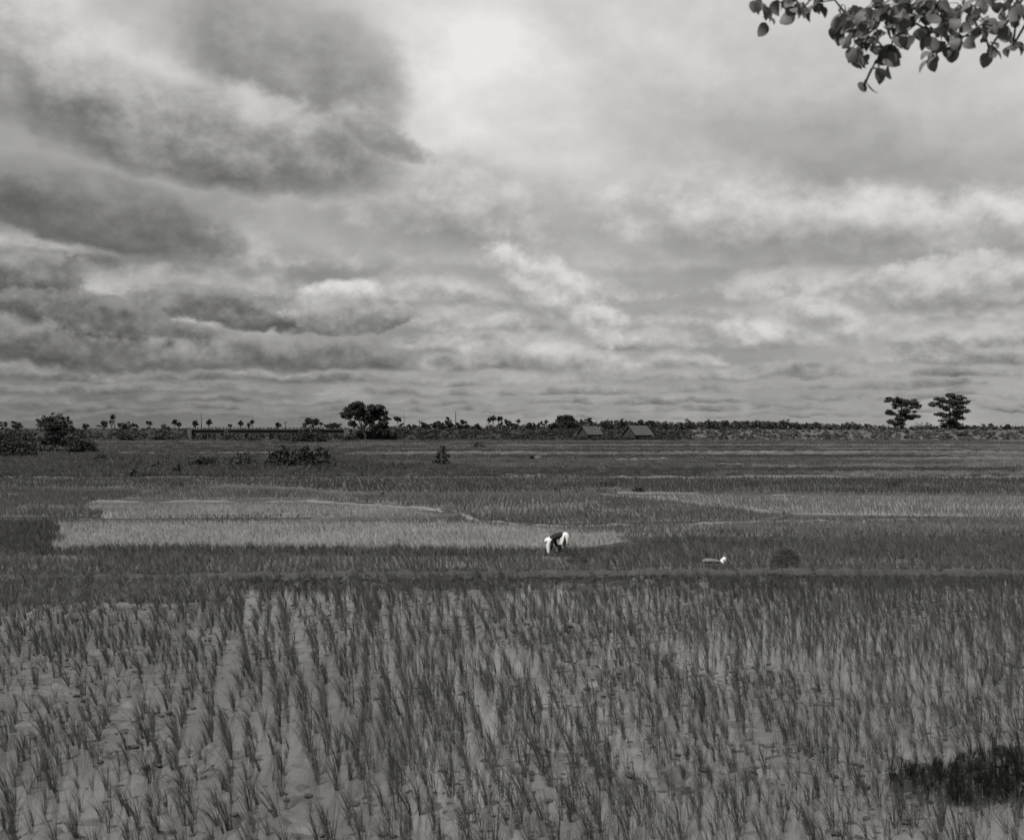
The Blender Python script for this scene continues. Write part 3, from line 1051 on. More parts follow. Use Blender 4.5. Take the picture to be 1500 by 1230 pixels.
def bank_mesh(x0, x1, name, label, flip0=False, mat=None):
    n = max(4, int((x1 - x0) / 1.2)); rows = 15
    xs = np.linspace(x0, x1, n)
    prof = [(-9.5, -0.1), (-7.5, 0.15), (-6.2, 0.7), (-5.0, 1.35), (-3.8, 2.1), (-2.9, 2.7), (-2.1, 3.25), (-1.5, CREST), (1.0, CREST), (4.5, CREST),
            (5.6, 2.7), (7.5, 1.6), (9.5, 0.8), (11, 0.2), (12.5, -0.1)]
    V = []
    for x in xs:
        e = 0
        for k, (a_, z) in enumerate(prof):
            nz = float((fbm(np.array([x]), np.array([a_ * 1.0]), 5.0, 4, 81)[0] - 0.5)) * 1.1 * (z / CREST if z > 0 else 0) * (0.35 if z >= CREST else 1)
            # cone of earth at the bridge ends
            V.append((x, D + a_ + 1.5 * nz * 0.4, z + nz))
    V = np.array(V)
    I, J = np.meshgrid(np.arange(n - 1), np.arange(rows - 1))
    a = (I * rows + J).ravel()
    f = np.stack([a, a + rows, a + 1 + rows, a + 1], 1)
    f = [tuple(map(int, q)) for q in f]
    f.append(tuple(range(rows))); f.append(tuple((n - 1) * rows + k for k in range(rows - 1, -1, -1)))
    tag(obj(name, mesh(name, V, f, mat, True)), label, kind='structure')


M['bank'] = material('bank_earth', 0.030, 0.5, 0.10, 0.95, 6, 0.4, 0.9)
M['bank_right'] = material('dry_bank_earth', 0.095, 0.5, 0.08, 0.95, 6, 0.4, 0.9)
bank_mesh(-240, BR0 + 0.5, 'railway_embankment', 'raised railway bank left of the bridge', mat=M['bank'])
bank_mesh(BR1 - 0.5, pt(1010, 0, D)[0], 'railway_embankment', 'raised railway bank behind the huts', mat=M['bank'])
bank_mesh(pt(1010, 0, D)[0], 240, 'railway_embankment', 'paler raised railway bank at the right', mat=M['bank_right'])

br = empty('railway_bridge', ((BR0 + BR1) / 2, D, 0))
tag(br, 'long low railway bridge with dark girders on pale piers', 'bridge')
hw = (BR1 - BR0) / 2
mb = MB(); mb.box(-hw - 1, hw + 1, -2.4, 2.4, CREST - 0.12, CREST + 0.28); mb.build('deck', M['steel'], br)
for y in (-1.9, 1.9):
    mb = MB(); mb.box(-hw - 0.6, hw + 0.6, y - 0.12, y + 0.12, CREST - 1.25, CREST - 0.125)
    mb.box(-hw - 0.6, hw + 0.6, y - 0.3, y + 0.3, CREST - 1.35, CREST - 1.252)
    mb.build('girder', M['steel'], br)
cx = (BR0 + BR1) / 2
for p in (322, 358, 393, 430, 468):
    x = pt(p, 0, D)[0] - cx
    mb = MB()
    mb.box(x - 0.62, x + 0.62, -2.3, 2.3, -0.5, CREST - 1.75)
    mb.box(x - 0.85, x + 0.85, -2.6, 2.6, CREST - 1.748, CREST - 1.352)
    mb.build('pier', M['concrete'], br)
for sgn, p in ((-1, 281), (1, 509)):
    x = pt(p, 0, D)[0] - cx
    mb = MB()
    mb.add([(x - 0.8, -3.4, -0.3), (x + 0.8, -3.4, -0.3), (x + 0.8, -3.4, CREST + 0.25), (x - 0.8, -3.4, CREST + 0.25),
            (x - 0.8, 3.4, -0.3), (x + 0.8, 3.4, -0.3), (x + 0.8, 3.4, CREST + 0.25), (x - 0.8, 3.4, CREST + 0.25)],
           [(0, 1, 2, 3), (7, 6, 5, 4), (0, 4, 5, 1), (1, 5, 6, 2), (2, 6, 7, 3), (3, 7, 4, 0)])
    # splayed wing wall running down towards the field
    xo = x + sgn * 0.8
    xf = x + sgn * 3.6
    mb.add([(xo, -3.38, -0.3), (xf, -9.0, -0.3), (xf, -9.0, 0.5), (xo, -3.38, CREST + 0.1),
            (xo, -2.7, -0.3), (xf, -8.4, -0.3), (xf, -8.4, 0.5), (xo, -2.7, CREST + 0.1)],
           [(0, 1, 2, 3), (7, 6, 5, 4), (0, 4, 5, 1), (1, 5, 6, 2), (2, 6, 7, 3), (3, 7, 4, 0)])
    mb.build('abutment', M['concrete'], br)
mb = MB(); mb.box(-hw, hw, -2.34, -2.26, CREST + 0.92, CREST + 1.0); mb.build('rail', M['steel'], br)
npost = 44
pm = None
for i in range(npost + 1):
    x = -hw + 2 * hw * i / npost
    if pm is None:
        mb = MB(); mb.box(-0.1, 0.1, -2.38, -2.22, CREST + 0.282, CREST + 1.12)
        pm = mesh('railing_post', mb.v, mb.f, M['steel'])
    o = obj('railing_post', pm, br, (x, 0, 0))

# dark damp ground and thicket seen under the bridge
def mass(name, n, xf, yf, zf, leaf, quads, mat, label, seed, rr=(1.0, 2.2), flat=0.7, cat='scrub'):
    r = np.random.default_rng(seed)
    cs, rs = [], []
    for i in range(n):
        x = xf(r); y = yf(r, x); z, k = zf(r, x)
        cs.append((x, y, z)); rs.append((k, k * 0.8, k * flat))
    V, Fq = leaf_quads(cs, rs, quads, leaf, r)
    V[:, 2] = np.maximum(V[:, 2], 0.01)
    o = obj(name, mesh(name, V, Fq, mat))
    tag(o, label, cat, kind='stuff')
    return o


mass('thicket', 160, lambda r: r.uniform(BR0 + 1, BR1 - 1), lambda r, x: D + r.uniform(14, 26),
     lambda r, x: (r.uniform(0.4, 2.2), r.uniform(1.0, 1.8)), 0.38, 9000, M['scrub_dark'], 'dark thicket seen through the openings under the bridge', 5)


def slope_z(a):
    if a < -10: return 0.4     # height of the bank at offset a from its crest line
    t = np.clip((a + 7.5) / 6.0, 0, 1)
    return float(CREST * t)


def scrub(n, x0p, x1p, quads, mat, label, seed, kr=(0.35, 1.1), a0=-8.5, a1=-1.0, leaf=0.26):
    def zf_factory():
        st = {}
        def yf(r, x):
            st['a'] = r.uniform(a0, a1); return D + st['a']
        def zf(r, x):
            k = r.uniform(*kr)
            return slope_z(st['a']) * 0.97 + k * 0.25, k
        return yf, zf
    yf, zf = zf_factory()
    return mass('scrub', n, lambda r: r.uniform(pt(x0p, 0, D)[0], pt(x1p, 0, D)[0]), yf, zf, leaf, quads, mat, label, seed)


scrub(330, -60, 272, 16000, M['scrub_dark'], 'dark scrub covering the railway bank at the left', 11)
scrub(36, 120, 275, 1500, M['scrub_pale'], 'dry pale grass on the bank left of the bridge', 12, (0.3, 0.7))
scrub(90, 285, 505, 4500, M['scrub_dark'], 'low scrub at the foot of the bridge piers', 13, (0.35, 0.8), -9, -5)
scrub(60, 285, 505, 2500, M['scrub_pale'], 'pale grass at the foot of the bridge piers', 14, (0.3, 0.6), -9, -5)
scrub(230, 835, 975, 9500, M['scrub_dark'], 'thicket in front of the two huts', 19, (0.6, 1.3), -20.5, -18)
scrub(900, 515, 1010, 34000, M['scrub_dark'], 'dark scrub along the bank behind the far fields', 15)
scrub(60, 515, 1010, 2400, M['scrub_pale'], 'scattered pale grass on the middle bank', 16, (0.3, 0.6))
scrub(640, 1010, 1580, 30000, M['scrub_pale'], 'pale scrub and grass on the bank at the right', 17)
scrub(150, 1010, 1580, 8000, M['scrub_dark'], 'dark scrub patches among pale grass at the right', 18, (0.5, 1.3))

# far woods beyond the bank
def woods(x0p, x1p, dist, top0, top1, n, quads, seed, label, mat='far_wood'):
    X0, X1 = pt(x0p, 0, dist)[0], pt(x1p, 0, dist)[0]
    def zf(r, x):
        t = (x - X0) / (X1 - X0)
        hh = (top0 + (top1 - top0) * t) * (0.70 + 0.45 * float(fbm(np.array([x]), np.array([0.0]), 45.0, 3, seed)[0]))
        k = r.uniform(1.6, 3.4)
        return max(hh - k * 0.8 - r.random() ** 1.5 * hh * 0.8, 0.5), k
    return mass('distant_woods', n, lambda r: r.uniform(X0, X1), lambda r, x: dist + r.uniform(-20, 40), zf, 0.9, quads, M[mat], label, seed, cat='woods')


woods(-80, 520, 900, 4.6, 4.9, 420, 13000, 21, 'low line of distant scrub beyond the bridge')
woods(560, 860, 800, 6.8, 8.4, 300, 11000, 22, 'low distant woods behind the middle bank')
woods(840, 1260, 760, 9.6, 8.6, 620, 21000, 23, 'line of distant woods right of the dome shaped tree')
woods(1240, 1600, 800, 7.4, 7.0, 300, 9000, 24, 'low distant woods behind the two tall trees')

# ------------------------------------------------------------------ skyline trees
def at(px, d, z=0.0): return (pt(px, 0, d)[0], d, z)


S = 404 / F   # metres per pixel at the bank
tree('tree', at(535, 394), [(-3.4, 0, 10.0, 4.6, 3.6), (3.4, 0.5, 9.6, 4.4, 3.6), (0.2, 0.6, 8.6, 3.2, 3.0), (-7.2, 0, 8.6, 2.4, 1.8), (6.6, 0.3, 6.8, 2.8, 2.4), (-2.6, -0.5, 11.9, 3.4, 1.7), (4.0, -0.4, 11.2, 3.2, 1.8), (-4.6, 0, 5.6, 2.4, 1.5), (5.2, 0, 4.6, 4.0, 2.4), (7.0, 0, 2.6, 3.6, 1.6), (2.0, 0.5, 7.0, 3.0, 2.0)],
     3.6, 0.42, 0.34, 16500, M['leaf_dark'], 'largest tree, broad two-lobed crown on a forked trunk at the right end of the bridge', seed=31, sub=14, bark='bark_pale')
tree('tree', at(455, 399), [(0, 0, 6.9, 2.9, 1.1), (-1.6, 0, 6.2, 1.7, 0.8), (2.1, 0, 6.0, 1.6, 0.8)], 4.4, 0.25, 0.30, 1500, M['leaf_dark'],
     'small umbrella-shaped tree rising over the bridge deck', seed=32)
tree('tree', at(488, 412), [(0, 0, 5.4, 3.2, 0.9), (-2.2, 0, 5.0, 1.6, 0.6), (2.4, 0, 5.3, 1.7, 0.8)], 3.6, 0.22, 0.30, 1400, M['leaf_dark'],
     'low spreading tree over the deck just left of the largest tree', seed=33)
tree('tree', at(583, 410), [(-0.3, 0, 7.6, 2.0, 1.1), (1.3, 0, 5.8, 1.3, 0.8)], 4.8, 0.22, 0.28, 900, M['leaf_dark'],
     'small thin-trunked tree just right of the largest tree', seed=34)
tree('tree', at(622, 408, 0), [(0, 0, 5.6, 2.3, 1.4), (2.4, 0, 5.2, 1.8, 1.2)], 3.0, 0.25, 0.30, 1100, M['leaf_dark'], 'bushy tree on the bank left of the palm-topped group', seed=35)
tree('tree', at(643, 409), [(0, 0, 5.8, 2.6, 1.6), (-1.8, 0, 5.0, 1.5, 1.0)], 3.0, 0.25, 0.30, 1300, M['leaf_dark'], 'round dark tree left of the peaked tree by the tall pole', seed=36)
tree('tree', at(657, 408), [(0, 0, 7.8, 1.9, 1.5), (0, 0, 5.6, 2.6, 1.8), (-0.3, 0, 3.6, 2.6, 1.4)], 3.0, 0.28, 0.30, 1900, M['leaf_dark'], 'peaked dark tree beside the tall pole', seed=37)
tree('tree', at(827, 424), [(0, 0, 6.2, 4.6, 3.1), (-3.4, 0, 4.6, 3.2, 2.4), (3.4, 0, 4.6, 3.2, 2.4), (0.2, 0, 8.2, 3.2, 1.5)], 2.6, 0.4, 0.34, 8500, M['leaf_dark'],
     'dense dome-shaped dark tree left of the gabled huts', seed=38, sub=18)
for i, (p, d, w, h, lab) in enumerate([
    (5, 520, 2.2, 7.6, 'small round tree at the far left edge of the skyline'),
    (24, 520, 3.0, 8.0, 'flat double-headed tree on the skyline left of the big left tree'),
    (125, 560, 2.0, 7.0, 'lone little tree on the skyline right of the big left tree'),
    (150, 500, 2.0, 7.2, 'round shrub-like tree left of the first pole'),
    (184, 520, 3.6, 8.2, 'widest round tree on the skyline between the first pole and the bridge'),
    (197, 540, 2.2, 7.2, 'dark round tree right of the widest one near the first pole'),
    (218, 560, 2.0, 8.6, 'small tree with a tuft standing over the bank before the bridge'),
    (244, 520, 4.2, 6.6, 'low spreading tree on the skyline just before the bridge'),
    (677, 470, 2.6, 8.2, 'thin-leaved tree behind the flat-roofed shed'),
    (698, 500, 2.6, 6.6, 'low tree right of the flat-roofed shed'),
    (741, 520, 3.2, 9.0, 'tallest round tree in the group right of the shed'),
    (752, 520, 2.8, 8.2, 'round tree second from the left in the group right of the shed'),
    (778, 560, 3.6, 8.2, 'broad low tree left of the dome-shaped tree'),
    (792, 560, 1.8, 8.0, 'narrow tree close left of the dome-shaped tree'),
    (862, 560, 3.0, 9.8, 'round tree on the skyline behind the left hut'),
    (890, 600, 4.0, 9.6, 'broad skyline tree between the two huts'),
    (912, 600, 3.4, 10.0, 'skyline tree left of the right hut gable'),
    (938, 520, 3.4, 8.9, 'dark tree rising behind the right hut roof'),
    (953, 520, 3.0, 8.4, 'dark tree at the right end of the right hut roof'),
    (972, 560, 2.8, 7.6, 'small round tree first right of the huts'),
    (1010, 600, 4.4, 10.2, 'broad tree on the skyline above where the bank turns pale'),
    (1037, 600, 2.4, 9.6, 'square-headed tree on the skyline right of the broad one'),
    (1062, 620, 2.6, 9.4, 'double-tufted tree on the skyline over the pale bank'),
    (1093, 620, 3.0, 9.2, 'pointed tree on the skyline over the pale bank'),
    (1150, 600, 3.2, 10.2, 'tallest skyline tree midway between the huts and the two tall trees'),
    (1165, 600, 3.6, 8.8, 'low skyline tree hard against the tallest one'),
    (1195, 620, 4.0, 8.6, 'broad low skyline tree further right'),
    (1245, 620, 4.0, 9.0, 'hazy broad tree left of the two tall trees'),
    (1446, 430, 3.2, 6.8, 'low dark domed tree right of the two tall trees'),
    (1475, 430, 1.6, 6.4, 'small pointed tree near the right edge of the photo'),
]):
    hh = h; rx = w * 0.8
    tree('tree', at(p, d), [(0, 0, hh - rx * 0.8, rx, rx * 0.75), (rx * 0.7, 0, hh - rx * 1.3, rx * 0.7, rx * 0.5), (-rx * 0.7, 0, hh - rx * 1.2, rx * 0.7, rx * 0.5),
                            (0, 0, hh * 0.5, rx * 0.8, rx * 0.6)],
         hh * 0.5, 0.25, 0.38, 620, M['leaf_dark' if p < 970 else 'leaf_mid'], lab, seed=60 + i, sub=8)

for i, (p, topy, d, cr, lab) in enumerate([
    (153, 619, 520, 2.0, 'stout palm second left of the first tall pole'),
    (163, 611, 520, 1.9, 'tallest palm, hard against the first tall pole'),
    (162, 618, 560, 1.8, 'lower palm beneath the tallest one at the first pole'),
    (176, 622, 560, 1.7, 'short palm just right of the first tall pole'),
    (255, 618, 620, 2.2, 'palm with a pale stem left of the bridge end'),
    (262, 621, 620, 2.0, 'shorter palm of the pair left of the bridge end'),
    (286, 620, 620, 2.4, 'wide-headed palm just left of the second tall pole'),
    (306, 618, 600, 2.4, 'palm just right of the second tall pole'),
    (337, 623, 700, 1.8, 'tiny low palm over the bridge deck'),
    (352.5, 619, 600, 2.2, 'round-headed palm over the middle of the bridge'),
    (364, 622, 620, 1.8, 'low palm between the two taller ones on the bridge skyline'),
    (370, 617, 640, 2.0, 'thin starry palm over the middle of the bridge'),
    (407, 622, 560, 2.4, 'fat round palm left of the umbrella-shaped tree'),
    (470, 620, 600, 1.6, 'slim palm just right of the umbrella-shaped tree'),
    (598, 624, 620, 1.7, 'first of the two tiny palms right of the largest tree'),
    (607, 624, 620, 1.8, 'second of the two tiny palms right of the largest tree'),
    (716, 615, 560, 1.7, 'first slim palm right of the flat-roofed shed'),
    (723, 612.5, 560, 2.2, 'square-headed palm right of the slim one by the shed'),
    (730, 613, 580, 1.9, 'third palm right of the shed'),
    (735, 613, 560, 1.7, 'palm leaning into the round trees right of the shed'),
    (759, 617, 560, 1.8, 'palm right of the round trees'),
    (800, 618, 620, 1.9, 'lone palm left of the dome-shaped tree'),
    (853, 618, 560, 2.2, 'palm standing behind the left hut gable'),
]):
    base = at(p, d)
    top = pt(p, topy, d)[2]
    palm(base, top - 0.2, cr, lab, seed=200 + i)

# the two tall tiered trees on the right
def tiered(px, d, base_z, tiers, label, seed, mat, quads=15000, trunk_h=6, tr=0.34):
    r = np.random.default_rng(seed)
    root = empty('tall_tree', at(px, d, base_z))
    tag(root, label, 'tree', 'the two tall tiered trees')
    mb = MB(); H_ = max(t[1] for t in tiers)
    mb.tube([(0, 0, -0.5), (0.1, 0, H_ * 0.4), (-0.1, 0, H_ * 0.75), (0, 0, H_)], [tr * 1.4, tr, tr * 0.6, tr * 0.2], 9)
    mb.build('trunk', M['bark'], root, True)
    cs, rs = [], []
    mb = MB()
    for (tx, tz, rx, rz) in tiers:
        for _ in range(max(5, int(rx * 5))):
            a = r.uniform(0, 2 * math.pi); q = r.random() ** 0.5
            k = r.uniform(0.55, 1.05)
            c = (tx + math.cos(a) * rx * q, math.sin(a) * rx * q * 0.9, tz + r.normal() * rz * 0.75 + abs(q) * 0.25)
            cs.append(c); rs.append((k * 1.5, k * 1.3, k * 0.62))
        limb(mb, (0, 0, max(1, tz - 1.6)), (tx * 1.2 + 0.01, 0, tz - 0.1), tr * 0.42, tr * 0.1, r, 0.06)
        for s_ in (-1, 1):
            limb(mb, (0, 0, max(1, tz - 1.3)), (tx + s_ * rx * 0.8, r.normal() * rx * 0.3, tz), tr * 0.34, tr * 0.06, r, 0.06)
    mb.build('limb', M['bark'], root, True)
    V, Fq = leaf_quads(cs, rs, quads, 0.26, r)
    obj('crown', mesh('crown', V, Fq, mat), root)
    return root


M['leaf_right'] = material('tiered_foliage', 0.050, 0.4, 0.5, 0.75, 4, translucent=0.12)
T = 410 / F
bz = H - (629 - HY) * T
def tz(py): return (629 - py) * T
def tx(px, c): return (px - c) * T
tiered(1321, 410, bz - 0.3, [(tx(1308, 1321), tz(585), 2.9, 0.5), (tx(1330, 1321), tz(588), 3.4, 0.6), (tx(1341, 1321), tz(594), 1.9, 0.4), (tx(1318, 1321), tz(592), 3.0, 0.7),
                             (tx(1304, 1321), tz(603), 1.6, 0.5), (tx(1327, 1321), tz(602), 3.2, 0.8), (tx(1338, 1321), tz(610), 1.9, 0.5), (tx(1322, 1321), tz(611), 2.8, 0.8),
                             (tx(1305, 1321), tz(616), 1.2, 0.4), (tx(1318, 1321), tz(621), 2.6, 0.7)],
       'left of the two tall trees, its wide crown shaped like a leaning fan', 41, M['leaf_right'])
tiered(1391, 410, bz - 0.3, [(tx(1392, 1391), tz(579), 2.0, 0.6), (tx(1378, 1391), tz(584), 2.2, 0.5), (tx(1405, 1391), tz(583), 2.4, 0.5), (tx(1391, 1391), tz(588), 4.2, 0.6),
                             (tx(1368, 1391), tz(593), 2.2, 0.4), (tx(1411, 1391), tz(589), 1.8, 0.4), (tx(1396, 1391), tz(597), 4.3, 0.6), (tx(1374, 1391), tz(606), 1.6, 0.4),
                             (tx(1406, 1391), tz(602), 2.8, 0.4), (tx(1392, 1391), tz(606), 3.4, 0.6), (tx(1390, 1391), tz(614), 2.8, 0.6), (tx(1404, 1391), tz(612), 1.6, 0.4),
                             (tx(1385, 1391), tz(621), 2.2, 0.7), (tx(1398, 1391), tz(621), 2.2, 0.7)],
       'right of the two tall trees, with a rounder crown of many level tiers', 42, M['leaf_right'], quads=16500)
bush(at(1352, 412, bz - 0.5), 9.5, 3.0, 0.24, 2200, M['leaf_right'], 'long low bush between the two tall trees', 43)
bush(at(1408, 414, bz - 0.5), 8.0, 3.1, 0.24, 1700, M['leaf_right'], 'low bush spreading at the right foot of the right tall tree', 44)

# ------------------------------------------------------------------ poles
def pole(px, top, d, z0, label, cross=True, w=0.17):
    b = at(px, d, z0); zt = pt(px, top, d)[2] - z0
    root = empty('utility_pole', b)
    tag(root, label, 'pole', 'poles along the railway bank')
    mb = MB(); mb.tube([(0, 0, -0.5), (0, 0, zt)], [w, w * 0.75], 8); mb.build('shaft', M['pole_wood'], root, True)
    if cross:
        mb = MB(); mb.box(-0.85, 0.85, -w - 0.08, -w + 0.02, zt - 0.55, zt - 0.40); mb.build('crossarm', M['pole_wood'], root)
        for x in (-0.7, 0.7):
            mb = MB(); mb.tube([(x, -w - 0.03, zt - 0.398), (x, -w - 0.03, zt - 0.2)], [0.05, 0.04], 6); mb.build('insulator', M['concrete'], root)
    return root


pole(168, 604, D + 1, CREST, 'tall pole on the bank left of the bridge, touching the tallest palm', False)
pole(295, 605, D + 1, CREST + 0.2, 'tall pole at the left end of the bridge', False)
pole(418, 617, D + 1.6, CREST + 0.2, 'short pole standing up from the bridge deck')
pole(592, 605, D + 1, CREST - 0.1, 'thin tall pole just right of the largest tree', False, 0.12)
pole(614.5, 615, D + 1, CREST - 0.1, 'short pole with a wide crossarm left of the bushy trees')
pole(667.5, 602.5, D + 1, CREST - 0.1, 'tallest and thickest pole, beside the flat-roofed shed', False, 0.22)
pole(711, 623, D + 1, CREST - 0.1, 'short stubby pole right of the flat-roofed shed', False)
pole(713, 614, 470, 2.0, 'thin pole next to the slim palm right of the shed', False, 0.12)

# ------------------------------------------------------------------ huts
def gable_hut(cx_, d, w, l, eave, ridge, rz, label, seed):
    root = empty('hut', at(cx_, d), rz)
    tag(root, label, 'hut', 'gabled huts below the bank')
    r = random.Random(seed)
    hw_, hl = w / 2, l / 2
    mb = MB()
    mb.add([(-hl, -hw_, 0), (-hl, hw_, 0), (-hl, hw_, eave), (-hl, 0, ridge - 0.12), (-hl, -hw_, eave)], [(0, 4, 3, 2, 1)])
    mb.add([(hl, -hw_, 0), (hl, hw_, 0), (hl, hw_, eave), (hl, 0, ridge - 0.12), (hl, -hw_, eave)], [(0, 1, 2, 3, 4)])
    mb.add([(-hl, -hw_, 0), (hl, -hw_, 0), (hl, -hw_, eave), (-hl, -hw_, eave)], [(0, 1, 2, 3)])
    mb.add([(-hl, hw_, 0), (hl, hw_, 0), (hl, hw_, eave), (-hl, hw_, eave)], [(3, 2, 1, 0)])
    mb.build('wall', M['wall'], root)
    ov, t = 0.6, 0.16
    for s in (-1, 1):
        n = 24
        v, f = [], []
        ex = hw_ + ov; ez = ridge - (ridge - eave) * ex / hw_
        for i in range(n + 1):
            x = -hl - 0.5 + (l + 1.0) * i / n
            j = r.uniform(-0.06, 0.06)
            v += [(x, 0, ridge + r.uniform(-0.03, 0.03)), (x, s * ex, ez + j), (x, s * ex, ez + j - t), (x, 0, ridge - t)]
        for i in range(n):
            a = i * 4
            for k in range(4):
                q = (a + k, a + (k + 1) % 4, a + 4 + (k + 1) % 4, a + 4 + k)
                f.append(q if s < 0 else q[::-1])
        f.append((0, 1, 2, 3)); f.append((n * 4 + 3, n * 4 + 2, n * 4 + 1, n * 4))
        obj('roof', mesh('roof', v, f, M['thatch']), root)
    mb = MB(); mb.box(-hl - 0.05, -hl - 0.004, -0.5, 0.5, 0.0, 1.8); mb.build('door', M['dark_opening'], root)
    return root


gable_hut(864, 388, 5.0, 6.5, 2.7, 5.1, math.radians(38), 'left gabled hut with a pale roof near the dome-shaped tree', 1)
gable_hut(934, 388, 6.2, 8.0, 2.5, 5.3, math.radians(36), 'right gabled hut, the larger one with a long pale roof', 2)

sh = empty('shed', at(679, 408, CREST - 0.6))
tag(sh, 'small flat-roofed shed on the bank right of the tallest pole', 'shed')
mb = MB(); mb.box(-2.3, 2.3, -1.2, 1.2, 0, 2.2); mb.build('wall', M['wall'], sh)
mb = MB(); mb.box(-2.8, 2.8, -1.7, 1.7, 2.204, 2.4); mb.build('roof', M['thatch'], sh)
mb = MB(); mb.box(-1.5, -0.3, -1.24, -1.204, 0.9, 1.7); mb.build('window', M['dark_opening'], sh)
mb = MB(); mb.box(0.6, 1.5, -1.24, -1.204, 0.0, 1.8); mb.build('door', M['dark_opening'], sh)
for x in (-2.6, 0.2, 2.6):
    mb = MB(); mb.tube([(x, -1.55, -0.8), (x, -1.55, 2.2)], [0.07, 0.06], 6); mb.build('post', M['pole_wood'], sh)

# ------------------------------------------------------------------ bushes and trees in the fields
def field_bush(px, by, w_px, h_px, leaf_px, quads, mat, label, seed, **kw):
    x, y = gp(px, by)
    s = y / F
    return bush((x, y, 0), w_px * s, h_px * s, max(leaf_px * s, 0.05), quads, M[mat], label, seed, **kw)


tx_, ty_ = gp(80, 656)
s_ = ty_ / F
tree('tree', (tx_, ty_, 0), [(-1.0, 0, 45 * s_, 14 * s_, 9 * s_), (2.0, 0, 44 * s_, 12 * s_, 8 * s_), (0, 0, 34 * s_, 22 * s_, 10 * s_), (3.6, 0, 27 * s_, 13 * s_, 8 * s_),
                            (-3.0, 0, 40 * s_, 8 * s_, 4 * s_), (0, 0, 20 * s_, 20 * s_, 9 * s_), (2.5, 0, 10 * s_, 18 * s_, 7 * s_), (-2, 0, 10 * s_, 14 * s_, 7 * s_), (3.6, 0, 38 * s_, 6 * s_, 4 * s_)],
     2.6, 0.28, 0.22, 7500, M['leaf_dark'], 'big dark bushy tree in the left field in front of the bank', seed=71, sub=14)
field_bush(12, 670, 66, 32, 2.0, 3600, 'leaf_dark', 'black bush at the left edge of the photo', 72)
field_bush(38, 662, 50, 16, 2.0, 1500, 'leaf_dark', 'low bush joining the left-edge bush to the big left tree', 73)
field_bush(68, 663, 60, 10, 2.0, 1200, 'leaf_mid', 'low dark hedge of scrub beneath the big left tree', 74)
field_bush(117, 665, 42, 28, 2.0, 2300, 'leaf_dark', 'round black bush right of the big left tree', 75)
field_bush(20, 648, 70, 22, 2.0, 1400, 'leaf_dark', 'scrubby bush behind the left-edge bush', 76)
field_bush(185, 646, 26, 18, 1.6, 900, 'leaf_dark', 'dark round bush against the bank between the left tree and the bridge', 77)
field_bush(240, 645.5, 40, 9, 1.6, 700, 'leaf_dark', 'low bush at the foot of the bank near the bridge abutment', 78)
field_bush(337, 645.5, 30, 14, 1.6, 900, 'leaf_mid', 'bush standing between the first two bridge piers', 79)
field_bush(372, 646, 26, 9, 1.6, 600, 'leaf_mid', 'small bush between the second and third bridge piers', 80)
field_bush(452, 648, 56, 24, 1.6, 3000, 'leaf_dark', 'large round thicket hiding the right half of the bridge', 81)
field_bush(515, 646, 20, 12, 1.6, 800, 'leaf_dark', 'small bush against the right bridge abutment', 97)
field_bush(420, 646.5, 24, 16, 1.6, 900, 'leaf_mid', 'paler bush left of the large thicket at the bridge', 82)
field_bush(438, 686, 112, 27, 2.4, 7500, 'leaf_dark', 'longest black bush clump in the far field', 83, ragged=0.35)
field_bush(408, 674, 30, 22, 2.2, 900, 'leaf_mid', 'thin airy bush rising behind the longest clump', 84, ragged=0.5)
field_bush(468, 680, 34, 24, 2.2, 1500, 'leaf_dark', 'right hump of the longest black bush clump', 85, ragged=0.5)
field_bush(298, 685.5, 42, 17, 2.2, 1900, 'leaf_dark', 'dark bush left of the longest clump', 86)
field_bush(355, 684, 44, 20, 2.2, 1600, 'leaf_mid', 'ragged bush between the dark bush and the longest clump', 87, ragged=0.5)
field_bush(260, 696, 11, 17, 2.0, 500, 'leaf_dark', 'small upright dark shrub in the rough grass', 88)
field_bush(232, 688, 24, 12, 2.0, 500, 'leaf_mid', 'small grey shrub left of the upright one', 89)
field_bush(196, 698, 13, 10, 2.0, 300, 'leaf_dark', 'tiny dark shrub farthest left in the rough grass', 90)
field_bush(148, 676, 26, 10, 2.0, 500, 'leaf_dark', 'low dark shrub right of the round black bush', 91)
field_bush(646, 682, 24, 26, 2.2, 1300, 'leaf_mid', 'lone bush in the far field right of the long clump', 92, ragged=0.5)
field_bush(8, 697, 22, 6, 2.0, 250, 'leaf_dark', 'small dark shrub at the left edge of the rough grass', 93)
field_bush(420, 697, 30, 6, 2.0, 300, 'leaf_mid', 'low tuft of weeds in front of the longest clump', 94)
field_bush(935, 720, 16, 9, 2.0, 350, 'leaf_mid', 'dark little shrub on the pale bund at the right middle distance', 95)
field_bush(702, 656, 26, 7, 1.6, 350, 'leaf_mid', 'low weedy heap in the far field before the middle bank', 96)

# rough grass at the left and on the bunds
r = np.random.default_rng(5)
def rough(poly, n, hmin, hmax, tone, label, seed, widen=2.0):
    G = [gp(*p) for p in poly]
    gx = [g[0] for g in G]; gy = [g[1] for g in G]
    r = np.random.default_rng(seed)
    x = r.uniform(min(gx), max(gx), n * 4); y = r.uniform(min(gy), max(gy), n * 4)
    k = in_poly(x, y, G); x, y = x[k][:n], y[k][:n]
    m_ = len(x)
    s = r.uniform(hmin, hmax, m_) / 0.5 * (0.5 + fbm(x, y, 5, 3, seed))
    wd = s * widen
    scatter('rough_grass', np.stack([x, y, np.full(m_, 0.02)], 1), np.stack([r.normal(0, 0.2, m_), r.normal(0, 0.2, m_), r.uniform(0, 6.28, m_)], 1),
            np.stack([wd, wd, s], 1), far_coll, 8, rice_mat('rough_grass_blades', tone, 0.6, 0.4), label, 'grass')


